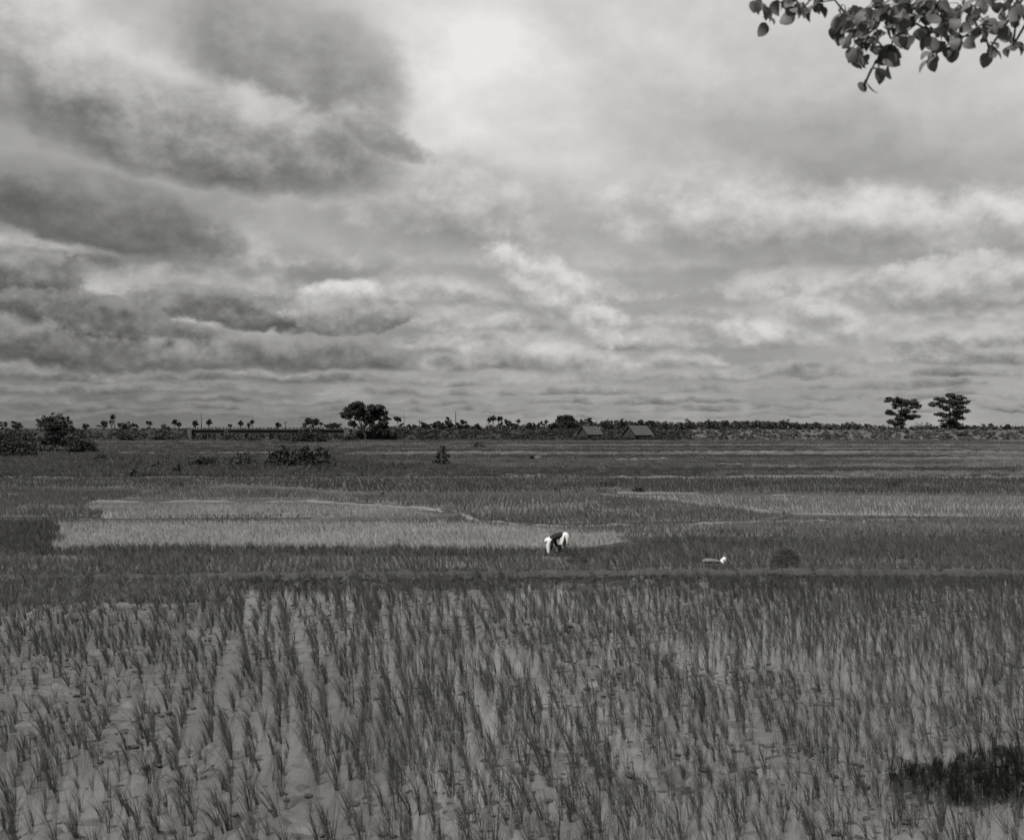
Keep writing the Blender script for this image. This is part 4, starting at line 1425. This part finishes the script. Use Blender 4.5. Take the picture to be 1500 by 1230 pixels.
rough([(-100, 668), (190, 664), (420, 688), (500, 696), (500, 699), (-100, 700)], 14000, 0.25, 0.8, 0.085, 'rough grass and weeds in the left far field', 101, 1.5)
rough([(100, 668), (330, 676), (600, 684), (600, 690), (190, 694)], 3500, 0.4, 1.1, 0.07, 'taller weeds around the far bushes', 102, 1.5)
rough([(-150, 836), (1700, 834), (1700, 852), (-150, 858)], 8000, 0.08, 0.26, 0.12, 'short grass along the mud bund', 103, 1.3)
rough([(-150, 852), (330, 850), (330, 884), (-150, 890)], 3400, 0.14, 0.34, 0.16, 'weedy fringe at the far left end of the nearest paddy', 104, 1.2)
rough([(330, 850), (1700, 848), (1700, 862), (330, 868)], 2400, 0.10, 0.28, 0.10, 'weedy fringe in front of the mud bund', 105, 1.2)

rough([(-150, 804), (900, 806), (900, 815), (-150, 813)], 2600, 0.2, 0.40, 0.10, 'weeds along the near edge of the bright plot', 106, 0.9)
rough([(640, 752), (1130, 760), (1700, 753), (1700, 764), (1130, 772), (820, 778), (640, 764)], 2600, 0.14, 0.34, 0.12, 'weeds along the winding bund', 107, 0.9)
rough([(900, 778), (1700, 776), (1700, 796), (940, 802)], 3000, 0.2, 0.42, 0.11, 'weeds between the two right-hand plots', 108, 0.9)
rough([(60, 757), (640, 753), (690, 760), (640, 769), (60, 771)], 1500, 0.10, 0.26, 0.08, 'dark weeds on the bund dividing the bright plots', 109, 0.9)
rough([(-140, 696), (1700, 696), (1700, 703), (-140, 703)], 2600, 0.2, 0.5, 0.09, 'weeds on the bund behind the dark rice band', 110, 1.0)

rough([(1315, 1135), (1400, 1112), (1520, 1100), (1600, 1190), (1420, 1186), (1330, 1152)], 360, 0.10, 0.30, 0.045, 'dark blades added to deepen the shade at the lower right', 111, 0.8)  # near-black blades added to deepen the crown's weak shadow

# mud clods
def clod_mesh(seed):
    r = random.Random(seed)
    bm = bmesh.new()
    bmesh.ops.create_icosphere(bm, subdivisions=2, radius=1.0)
    for v in bm.verts:
        v.co *= r.uniform(0.72, 1.15); v.co.z *= 0.55
    v_ = [tuple(v.co) for v in bm.verts]; f_ = [tuple(x.index for x in f.verts) for f in bm.faces]
    bm.free()
    return np.array(v_), np.array(f_)


cl = [clod_mesh(i) for i in range(5)]
V, Fc = [], []
k0 = 0
def clods(n, xf, yf, smin, smax, keep):
    global k0
    for _ in range(n):
        x = xf(); y = yf(x)
        if not keep(x, y): continue
        v, f = cl[random.randrange(5)]
        s = random.uniform(smin, smax) * random.uniform(0.5, 1)
        a = random.uniform(0, 6.28)
        c_, s__ = math.cos(a), math.sin(a)
        z = float(mud_z(np.array([x]), np.array([y]))[0]) if y < BY - 1 else 0.05
        vv = v * np.array([s * random.uniform(0.8, 1.6), s, s * 0.8])
        vv = np.stack([vv[:, 0] * c_ - vv[:, 1] * s__ + x, vv[:, 0] * s__ + vv[:, 1] * c_ + y, vv[:, 2] + z], 1)
        V.append(vv); Fc.append(f + k0); k0 += len(vv)


patchy = lambda x, y: float(fbm(np.array([x]), np.array([y]), 2.2, 3, 13)[0]) > 0.455
clods(7500, lambda: random.uniform(-12, 12), lambda x: random.uniform(11, 30), 0.02, 0.075, patchy)
tag(obj('mud_clods', mesh('mud_clods', np.concatenate(V), np.concatenate(Fc), M['bund'])), 'dark mud clods scattered between the rice rows', 'mud', kind='stuff')
V, Fc = [], []; k0 = 0
clods(2600, lambda: random.uniform(-17, 17), lambda x: float(bund_y(x)) + random.gauss(-0.25, 0.35), 0.06, 0.20, lambda x, y: float(fbm(np.array([x]), np.array([y]), 3.0, 3, 3)[0]) > 0.42)
for v in V: v[:, 2] += 0.05
tag(obj('mud_clods', mesh('mud_clods', np.concatenate(V), np.concatenate(Fc), M['bund'])), 'dry clods heaped along the mud bund', 'mud', kind='stuff')

# ------------------------------------------------------------------ bundle of seedlings, pile of stalks, cloth things on the bund
def stalk_heap(px, by, w_px, h_px, n, label, name, seed, tone, dense=1.0):
    x, y = gp(px, by); s = y / F
    r = random.Random(seed)
    root = empty(name, (x, y, 0.06))
    tag(root, label, 'bundle')
    W, Hh = w_px * s * 0.5, h_px * s
    v, f = [], []
    for i in range(n):
        a = r.uniform(0, math.pi * 2); e = math.acos(r.random())
        q = r.uniform(0.55, 1.0) if r.random() < dense else r.uniform(0.9, 1.2)
        d = Vector((math.cos(a) * math.sin(e) * W, math.sin(a) * math.sin(e) * W * 0.8, math.cos(e) * Hh * 0.92)) * q
        t = Vector((-math.sin(a), math.cos(a), r.uniform(-0.3, 0.8))) + Vector((r.gauss(0, 0.7), r.gauss(0, 0.7), r.gauss(0, 0.5)))
        t.normalize(); L = r.uniform(0.06, 0.2); w = 0.006
        b_ = d.normalized().cross(t).normalized() * w if d.length > 0 else Vector((w, 0, 0))
        k = len(v)
        for j in range(4):
            u = j / 3 - 0.5
            c = d + t * L * u * 2 - d.normalized() * (u * u) * 0.10
            c.z = max(c.z, 0.0)
            ww = 1 - abs(u) * 1.2
            v += [tuple(c - b_ * ww), tuple(c + b_ * ww)]
        for j in range(3): f.append((k + j * 2, k + j * 2 + 1, k + j * 2 + 3, k + j * 2 + 2))
    obj('stalks', mesh('stalks', v, f, tone), root)
    bm = bmesh.new(); bmesh.ops.create_icosphere(bm, subdivisions=3, radius=1.0)
    for q in bm.verts:
        k = r.uniform(0.92, 1.05)
        q.co = Vector((q.co.x * W * 0.80 * k, q.co.y * W * 0.62 * k, max(q.co.z, -0.02) * Hh * 0.80 * k))
    me = bpy.data.meshes.new('core'); bm.to_mesh(me); bm.free(); me.materials.append(M['dark_opening'] if dense > 0.9 else M['bundle'])
    if dense > 0.9: obj('core', me, root)
    return root


root = stalk_heap(1150, 830, 42, 29, 3000, 'round dark heap of pulled rice seedlings on the bund at the right', 'seedling_bundle', 5, M['bundle'])
mb = MB()
r = random.Random(8)
for i in range(60):
    x0 = r.uniform(-0.42, 0.10); z0 = 0.50 - abs(x0 + 0.05) * 0.55
    mb.tube([(x0, r.uniform(-0.15, 0.1), z0), (x0 + r.uniform(0.1, 0.25), r.uniform(-0.15, 0.1), z0 + r.uniform(0.03, 0.12)), (x0 + r.uniform(0.25, 0.45), 0, z0 + r.uniform(-0.06, 0.08))], [0.004, 0.004, 0.002], 3)
mb.build('loose_stalks', M['bundle_lit'], root)
stalk_heap(846, 828, 36, 20, 520, 'loose ragged pile of weeds in front of the stooping worker', 'weed_pile', 6, M['rice_near'], 0.6)


def loft(sections, n=20, a0=0.0, a1=2 * math.pi, cap=True, wrinkle=0.0, seed=0):
    """sections: (centre, axis_u, axis_v, ru, rv)"""
    r = random.Random(seed)
    closed = abs(a1 - a0 - 2 * math.pi) < 1e-6
    m_ = n if closed else n + 1
    ph = [r.uniform(0, 6.28) for _ in range(4)]
    v, f = [], []
    for i, (c, u, w, ru, rw) in enumerate(sections):
        c = Vector(c); u = Vector(u).normalized(); w = Vector(w).normalized()
        for k in range(m_):
            a = a0 + (a1 - a0) * k / n
            q = 1 + wrinkle * (math.sin(5 * a + ph[0] + i * 0.5) * 0.6 + math.sin(9 * a + ph[1] - i * 0.3) * 0.4)
            v.append(tuple(c + u * math.cos(a) * ru * q + w * math.sin(a) * rw * q))
    for i in range(len(sections) - 1):
        for k in range(m_ if closed else n):
            a = i * m_ + k; b = i * m_ + (k + 1) % m_
            f.append((a, b, b + m_, a + m_))
    if cap and closed:
        f.append(tuple(range(m_ - 1, -1, -1))); f.append(tuple((len(sections) - 1) * m_ + k for k in range(m_)))
    return v, f


XA, YA, ZA = (1, 0, 0), (0, 1, 0), (0, 0, 1)
x, y = gp(1043, 829)
sk = empty('sack', (x, y, 0.10)); tag(sk, 'flat grey sack lying on the bund left of the white cloth', 'sack')
v, f = loft([((-0.33, 0, 0.05), YA, ZA, 0.04, 0.02), ((-0.30, 0, 0.07), YA, ZA, 0.13, 0.05), ((-0.16, 0, 0.09), YA, ZA, 0.16, 0.075), ((0.0, 0, 0.085), YA, ZA, 0.17, 0.07),
             ((0.14, 0, 0.075), YA, ZA, 0.15, 0.055), ((0.24, 0, 0.06), YA, ZA, 0.10, 0.04), ((0.28, 0, 0.05), YA, ZA, 0.05, 0.03)], 22, wrinkle=0.08, seed=3)
obj('cover', mesh('cover', v, f, M['grey_cloth'], True), sk)
v, f = loft([((-0.26, -0.02, 0.02), YA, ZA, 0.10, 0.03), ((0.0, -0.03, 0.02), YA, ZA, 0.16, 0.04), ((0.27, -0.02, 0.03), YA, ZA, 0.10, 0.035)], 12, wrinkle=0.05, seed=4)
obj('shade_under', mesh('shade_under', v, f, M['dark_cloth'], True), sk)  # dark form added for the shade beneath the sack
x, y = gp(1060, 829)
wc = empty('white_bundle', (x, y, 0.08)); tag(wc, 'small peaked white cloth bundle with its shaded side made dark, right of the grey sack', 'cloth bundle')
v, f = loft([((0, 0, 0.0), XA, YA, 0.15, 0.12), ((-0.01, 0, 0.06), XA, YA, 0.13, 0.11), ((0.0, 0, 0.13), XA, YA, 0.10, 0.085), ((0.015, 0, 0.19), XA, YA, 0.065, 0.055), ((0.025, 0, 0.225), XA, YA, 0.02, 0.02)], 20, wrinkle=0.08, seed=5)
obj('cloth', mesh('cloth', v, f, M['white_cloth'], True), wc)
v, f = loft([((0.12, 0.0, 0.0), XA, YA, 0.09, 0.10), ((0.11, 0, 0.07), XA, YA, 0.065, 0.08), ((0.08, 0.0, 0.15), XA, YA, 0.035, 0.05), ((0.06, 0, 0.17), XA, YA, 0.01, 0.01)], 14, wrinkle=0.06, seed=6)
obj('shaded_side', mesh('shaded_side', v, f, M['dark_cloth'], True), wc)  # dark form standing for the side turned from the sun

# ------------------------------------------------------------------ the worker
PX, PY = gp(826, 813)
per = empty('person', (PX, PY, 0.0)); per.scale = (0.94, 0.94, 0.93)
tag(per, 'person stooping in the rice, dark top, white head cloth, white wrap round the hips', 'person')


def skin_body(joints, bones, mat, name, parent, subsurf=2):
    """one continuous surface grown from a skeleton"""
    me = bpy.data.meshes.new(name)
    names = list(joints)
    me.from_pydata([joints[n_][0] for n_ in names], [(names.index(a), names.index(b)) for a, b in bones], [])
    o = bpy.data.objects.new(name, me); COL.objects.link(o)
    sm = o.modifiers.new('skin', 'SKIN'); sm.use_smooth_shade = True
    for i, n_ in enumerate(names):
        d_ = me.skin_vertices[0].data[i]
        rr = joints[n_][1]
        d_.radius = rr if isinstance(rr, tuple) else (rr, rr)
        d_.use_root = (n_ == 'pelvis')
    ss = o.modifiers.new('sub', 'SUBSURF'); ss.levels = subsurf; ss.render_levels = subsurf
    dg = bpy.context.evaluated_depsgraph_get(); dg.update()
    me2 = bpy.data.meshes.new_from_object(o.evaluated_get(dg))
    me2.name = name
    bpy.data.objects.remove(o)
    me2.materials.clear(); me2.materials.append(mat)
    return obj(name, me2, parent)


J = {
    'pelvis': ((0.0, 0, 0.76), (0.125, 0.10)), 'waist': ((-0.15, 0, 0.765), (0.105, 0.09)), 'chest': ((-0.33, 0, 0.72), (0.13, 0.10)), 'neck0': ((-0.46, 0, 0.66), 0.07),
    'neck': ((-0.53, 0, 0.615), 0.048), 'skull0': ((-0.575, 0, 0.58), 0.075), 'skull': ((-0.635, 0, 0.54), 0.088), 'crown': ((-0.685, 0, 0.495), 0.062),
    'chin': ((-0.62, 0, 0.47), 0.035), 'nose': ((-0.665, 0, 0.445), 0.014),
    'earR': ((-0.615, -0.082, 0.53), 0.014), 'earL': ((-0.615, 0.082, 0.53), 0.014),
}
B = [('pelvis', 'waist'), ('waist', 'chest'), ('chest', 'neck0'), ('neck0', 'neck'), ('neck', 'skull0'), ('skull0', 'skull'), ('skull', 'crown'), ('skull', 'chin'), ('chin', 'nose'), ('skull', 'earR'), ('skull', 'earL')]
for s, n_, hx, hz, ex, ez in ((-1, 'R', -0.50, 0.155, -0.47, 0.40), (1, 'L', -0.16, 0.20, -0.30, 0.42)):
    sx = -0.44 if s < 0 else -0.38
    J['sh' + n_] = ((sx, s * 0.15, 0.66), 0.058)
    J['el' + n_] = ((ex, s * 0.17, ez), 0.040)
    J['wr' + n_] = ((hx, s * 0.13, hz), 0.028)
    J['pa' + n_] = ((hx - 0.012, s * 0.125, hz - 0.07), (0.032, 0.02))
    B += [('neck0', 'sh' + n_), ('sh' + n_, 'el' + n_), ('el' + n_, 'wr' + n_), ('wr' + n_, 'pa' + n_)]
    for q, (ox, L) in enumerate(((-0.024, 0.058), (-0.008, 0.068), (0.008, 0.064), (0.023, 0.050))):
        J['f%d%s' % (q, n_)] = ((hx - 0.012 + ox, s * 0.125, hz - 0.07 - L * 0.55), 0.0085)
        J['g%d%s' % (q, n_)] = ((hx - 0.012 + ox * 1.1, s * 0.115, hz - 0.07 - L), 0.007)
        B += [('pa' + n_, 'f%d%s' % (q, n_)), ('f%d%s' % (q, n_), 'g%d%s' % (q, n_))]
    J['th' + n_] = ((hx - 0.045, s * 0.105, hz - 0.05), 0.010)
    J['ti' + n_] = ((hx - 0.052, s * 0.095, hz - 0.085), 0.008)
    B += [('wr' + n_, 'th' + n_), ('th' + n_, 'ti' + n_)]
for s, n_, fx in ((-1, 'R', 0.02), (1, 'L', -0.13)):
    J['hip' + n_] = ((0.02, s * 0.085, 0.70), 0.095)
    J['kn' + n_] = ((fx - 0.03, s * 0.11, 0.40), 0.058)
    J['ca' + n_] = ((fx + 0.02, s * 0.11, 0.25), 0.050)
    J['an' + n_] = ((fx + 0.02, s * 0.11, 0.05), 0.034)
    J['he' + n_] = ((fx + 0.03, s * 0.11, 0.0), 0.034)
    J['to' + n_] = ((fx - 0.15, s * 0.12, -0.01), (0.038, 0.02))
    B += [('pelvis', 'hip' + n_), ('hip' + n_, 'kn' + n_), ('kn' + n_, 'ca' + n_), ('ca' + n_, 'an' + n_), ('an' + n_, 'he' + n_), ('he' + n_, 'to' + n_)]
skin_body(J, B, M['skin'], 'body', per)
# dark top: torso and sleeves
ax = Vector((-0.95, 0, -0.3)).normalized(); nv = Vector((0.3, 0, -0.95)).normalized()
v, f = loft([((0.02, 0, 0.775), YA, (0.1, 0, 1), 0.15, 0.115), ((-0.08, 0, 0.78), YA, (0, 0, 1), 0.15, 0.12), ((-0.20, 0, 0.765), YA, (-0.1, 0, 1), 0.155, 0.125),
             ((-0.32, 0, 0.725), YA, (-0.25, 0, 1), 0.175, 0.13), ((-0.42, 0, 0.68), YA, (-0.4, 0, 1), 0.17, 0.11), ((-0.49, 0, 0.645), YA, (-0.6, 0, 1), 0.11, 0.075), ((-0.52, 0, 0.625), YA, (-0.6, 0, 1), 0.06, 0.055)], 24, wrinkle=0.025, seed=7)
obj('blouse', mesh('blouse', v, f, M['dark_cloth'], True), per)
for n_ in 'RL':
    a = Vector(J['sh' + n_][0]); b_ = Vector(J['el' + n_][0]); c = Vector(J['wr' + n_][0])
    mb = MB(); mb.tube([a + Vector((0.05, 0, 0.02)), a, a.lerp(b_, 0.5), b_, b_.lerp(c, 0.45)], [0.05, 0.078, 0.066, 0.055, 0.048], 14, True)
    mb.build('sleeve', M['dark_cloth'], per, True)
# white wrap, tucked up, open on the near side
secs = [((0.01, 0, 0.875), XA, YA, 0.05, 0.07), ((0.015, 0, 0.86), XA, YA, 0.10, 0.13), ((0.02, 0, 0.80), XA, YA, 0.15, 0.17), ((0.03, 0, 0.72), XA, YA, 0.175, 0.19), ((0.03, 0, 0.62), XA, YA, 0.19, 0.19),
        ((0.03, 0, 0.53), XA, YA, 0.20, 0.18), ((0.02, 0, 0.45), XA, YA, 0.20, 0.16), ((0.015, 0, 0.40), XA, YA, 0.185, 0.15)]
v, f = [], []
n = 36
for i, (c, u, w, ru, rw) in enumerate(secs):
    gap = max(0.0, (i - 2)) * 0.085
    a0 = -math.pi / 2 + gap; a1 = 1.5 * math.pi - gap
    for k in range(n + 1):
        a = a0 + (a1 - a0) * k / n
        q = 1 + 0.05 * math.sin(7 * a + i * 0.5) + 0.03 * math.sin(12 * a)
        v.append((c[0] + math.cos(a) * ru * q, math.sin(a) * rw * q, c[2] + 0.012 * math.sin(9 * a)))
for i in range(len(secs) - 1):
    for k in range(n):
        a = i * (n + 1) + k
        f.append((a, a + 1, a + n + 2, a + n + 1))
f.append(tuple(range(n, -1, -1)))
wrap = obj('wrap_skirt', mesh('wrap_skirt', v, f, M['white_cloth'], True), per)
so = wrap.modifiers.new('thick', 'SOLIDIFY'); so.thickness = 0.008
# white head cloth with a long end hanging in front of the arm
v, f = loft([((-0.515, 0, 0.64), YA, (-0.5, 0, 1), 0.07, 0.07), ((-0.55, 0, 0.635), YA, (-0.6, 0, 1), 0.115, 0.085), ((-0.61, 0, 0.60), YA, (-0.6, 0, 0.8), 0.125, 0.10), ((-0.67, 0, 0.555), YA, (-0.7, 0, 0.7), 0.115, 0.085),
             ((-0.715, 0, 0.52), YA, (-0.7, 0, 0.6), 0.075, 0.055), ((-0.735, 0, 0.505), YA, (-0.7, 0, 0.6), 0.02, 0.02)], 20, wrinkle=0.05, seed=9)
obj('head_cloth', mesh('head_cloth', v, f, M['white_cloth'], True), per)
v, f = loft([((-0.53, -0.20, 0.66), XA, YA, 0.06, 0.03), ((-0.555, -0.215, 0.60), XA, YA, 0.07, 0.035), ((-0.59, -0.22, 0.50), XA, YA, 0.07, 0.035), ((-0.61, -0.22, 0.40), XA, YA, 0.075, 0.035), ((-0.61, -0.22, 0.28), XA, YA, 0.065, 0.03),
             ((-0.60, -0.22, 0.16), XA, YA, 0.05, 0.025), ((-0.595, -0.22, 0.06), XA, YA, 0.035, 0.02)], 18, wrinkle=0.12, seed=10)
obj('hanging_end', mesh('hanging_end', v, f, M['white_cloth'], True), per)
bm = bmesh.new(); bmesh.ops.create_uvsphere(bm, u_segments=16, v_segments=10, radius=0.092)
for q in bm.verts: q.co = Vector((q.co.x * 1.05, q.co.y, q.co.z * 0.95))
me = bpy.data.meshes.new('hair'); bm.to_mesh(me); bm.free(); me.materials.append(M['hair'])
obj('hair', me, per, (-0.628, 0, 0.552))
for s in (-1, 1):
    bm = bmesh.new(); bmesh.ops.create_uvsphere(bm, u_segments=8, v_segments=6, radius=0.011)
    me = bpy.data.meshes.new('eye'); bm.to_mesh(me); bm.free(); me.materials.append(M['eye'])
    obj('eye', me, per, (-0.688, s * 0.03, 0.468))

# ------------------------------------------------------------------ the tree beside the camera, one branch hanging into view
nt_root = empty('overhanging_tree', (8.6, 3.2, 0))
tag(nt_root, 'broad-leaved tree whose drooping leafy branch hangs into the top right corner', 'tree')
ox, oy = 8.6, 3.2
mb = MB()
mb.tube([(0, 0, -0.4), (0.1, 0.1, 2.0), (-0.2, 0.3, 4.6), (-0.3, 0.6, 7.0)], [0.50, 0.36, 0.30, 0.24], 14)
mb.build('trunk', M['bark'], nt_root, True)
rr = np.random.default_rng(77)


def L_(p): return (p[0] - ox, p[1] - oy, p[2])


mb = MB()
forks = [((3.6, 9.6, 10.0), 0.15), ((8, 5, 11.5), 0.15), ((12, 5, 10), 0.14), ((9, 0, 11), 0.14), ((4.5, 7.6, 8.9), 0.12)]
for p, r0 in forks:
    limb(mb, (-0.3, 0.6, 6.8), L_(p), r0, 0.035, rr, 0.08, 8, 8)
mb.build('limb', M['bark'], nt_root, True)
# leaves: folded ovate blades
def leaf_mesh(seed, L=0.12, W=0.10):
    r = random.Random(seed)
    v, f = [], []
    n = 7
    cup = r.uniform(0.1, 0.4); bend = r.uniform(-0.02, 0.03)
    for i in range(n + 1):
        t = i / n
        w = W * 0.5 * (math.sin(math.pi * min(1, t ** 0.85)) ** 0.6)
        z = bend * math.sin(math.pi * t)
        v += [(-w, L * t, z + w * cup), (0, L * t, z), (w, L * t, z + w * cup)]
    for i in range(n):
        a = i * 3
        f += [(a, a + 1, a + 4, a + 3), (a + 1, a + 2, a + 5, a + 4)]
    return mesh('leaf', v, f, M['near_leaf'], True)


leafs = [leaf_mesh(i, 0.105 + 0.018 * (i % 3), 0.085 + 0.012 * (i % 4)) for i in range(6)]
# where the visible sprays hang: (px, py, rx, ry, count)
SPRAYS = [(1110, 14, 16, 10, 6), (1122, 34, 8, 8, 2), (1160, 10, 22, 12, 11), (1172, 22, 14, 6, 4), (1205, 10, 20, 12, 9), (1240, 34, 22, 20, 15), (1245, 56, 10, 8, 3), (1285, 30, 40, 30, 36), (1262, 70, 28, 24, 24),
          (1300, 88, 18, 16, 13), (1266, 128, 4, 4, 2), (1288, 104, 8, 6, 2), (1330, 22, 36, 22, 26), (1372, 24, 34, 26, 28), (1360, 56, 16, 16, 9), (1366, 90, 6, 10, 5), (1390, 70, 8, 12, 5),
          (1412, 30, 34, 24, 26), (1436, 56, 16, 10, 7), (1449, 78, 7, 9, 4), (1468, 48, 16, 12, 9), (1484, 72, 7, 8, 4), (1462, 8, 40, 14, 17), (1410, 60, 14, 8, 6), (1325, 56, 18, 12, 8), (1494, 20, 12, 16, 5)]
twigs = MB()
hubs = []
k = 0
for (sx, sy, rx, ry, cnt) in SPRAYS:
    d0 = 7.7 + rr.normal() * 0.25
    hub = Vector(pt(sx, sy - ry * 0.6, d0)); hubs.append(hub)
    tips = []
    for _ in range(cnt):
        a = rr.uniform(0, 2 * math.pi); q = rr.random() ** 0.5
        p = Vector(pt(sx + math.cos(a) * rx * q, sy - 8 + math.sin(a) * ry * q, d0 + rr.normal() * 0.14))
        o = obj('leaf', leafs[k % 6], nt_root, L_(p), (0, 0, 0)); k += 1
        droop = rr.uniform(-1.75, -0.5)
        o.rotation_euler = (droop, rr.normal() * 0.5, rr.uniform(0, 6.28))
        s = rr.uniform(0.6, 1.08); o.scale = (s, s, s)
        tips.append(p)
    for p in tips[::2]:
        mid_ = (hub + p) * 0.5 + Vector((0, 0, 0.03))
        twigs.tube([L_(hub), L_(mid_), L_(p)], [0.0045, 0.0035, 0.002], 5)
start = Vector((4.5, 7.6, 8.9))
chain = sorted(hubs, key=lambda h_: -h_.x)
prev = start
for h_ in chain:
    src = min([start] + [c for c in chain if c.x > h_.x + 0.01 and (c - h_).length < 0.8], key=lambda c: (c - h_).length)
    m1 = src.lerp(h_, 0.5) + Vector((0, 0, 0.06))
    r_ = 0.012 if src is start else 0.007
    twigs.tube([L_(src), L_(m1), L_(h_)], [r_ * 1.3, r_, r_ * 0.7], 6)
twigs.build('twig', M['bark'], nt_root, True)
# the rest of the crown, above and beside the view; lobes placed to shade the lower right, two added to block sky light
cs = [(2.7, 9.4, 9.8, 1.0, 0.6), (4.3, 9.2, 9.9, 1.5, 0.7), (3.6, 8.9, 10.1, 1.0, 0.5), (1.7, 9.2, 9.7, 0.45, 0.4), (3.3, 9.9, 10.0, 0.7, 0.5), (5.4, 9.4, 10.4, 1.3, 0.6), (4.2, 9.2, 10.8, 1.2, 0.5), (8.2, 10.6, 11.5, 2.2, 1.3), (10.2, 11, 10.6, 2.0, 1.2), (6.0, 9.0, 10.2, 1.5, 0.9), (8, 5, 11.3, 2.0, 1.5), (10, 6, 10.4, 2.0, 1.4), (12, 5, 10, 2.0, 1.4),
      (9, 0.5, 11, 2.4, 1.5), (6.5, 2.5, 11, 1.8, 1.2), (11.5, 1.5, 10.5, 2.0, 1.3), (7.5, 7.2, 10.8, 1.6, 1.0)]
C = []; Rr = []
for (x, y, z, rx, rz) in cs:
    for _ in range(int((6 + rx * 8) * (4 if x < 5.5 and y > 8 else 1))):
        d = rr.normal(size=3); d /= np.linalg.norm(d); q = rr.random() ** 0.4
        C.append((x + d[0] * rx * q, y + d[1] * rx * 0.65 * q, z + d[2] * rz * q)); kk = rr.uniform(0.25, 0.5); Rr.append((kk, kk, kk * 0.7))
V, Fq = leaf_quads(C, Rr, 170000, 0.10, rr, aspect=0.8)
P4 = V.reshape(-1, 4, 3)
cen = P4.mean(1)
vis = (cen[:, 2] < H + 0.402 * cen[:, 1] + 0.15) & (np.abs(cen[:, 0]) < cen[:, 1] * 0.49) & (cen[:, 1] > 0)
P4 = P4[~vis] - np.array([ox, oy, 0])
V = P4.reshape(-1, 3); Fq = np.arange(len(V)).reshape(-1, 4)
tag(obj('foliage', mesh('foliage', V, Fq, M['near_leaf']), nt_root), kind='stuff')
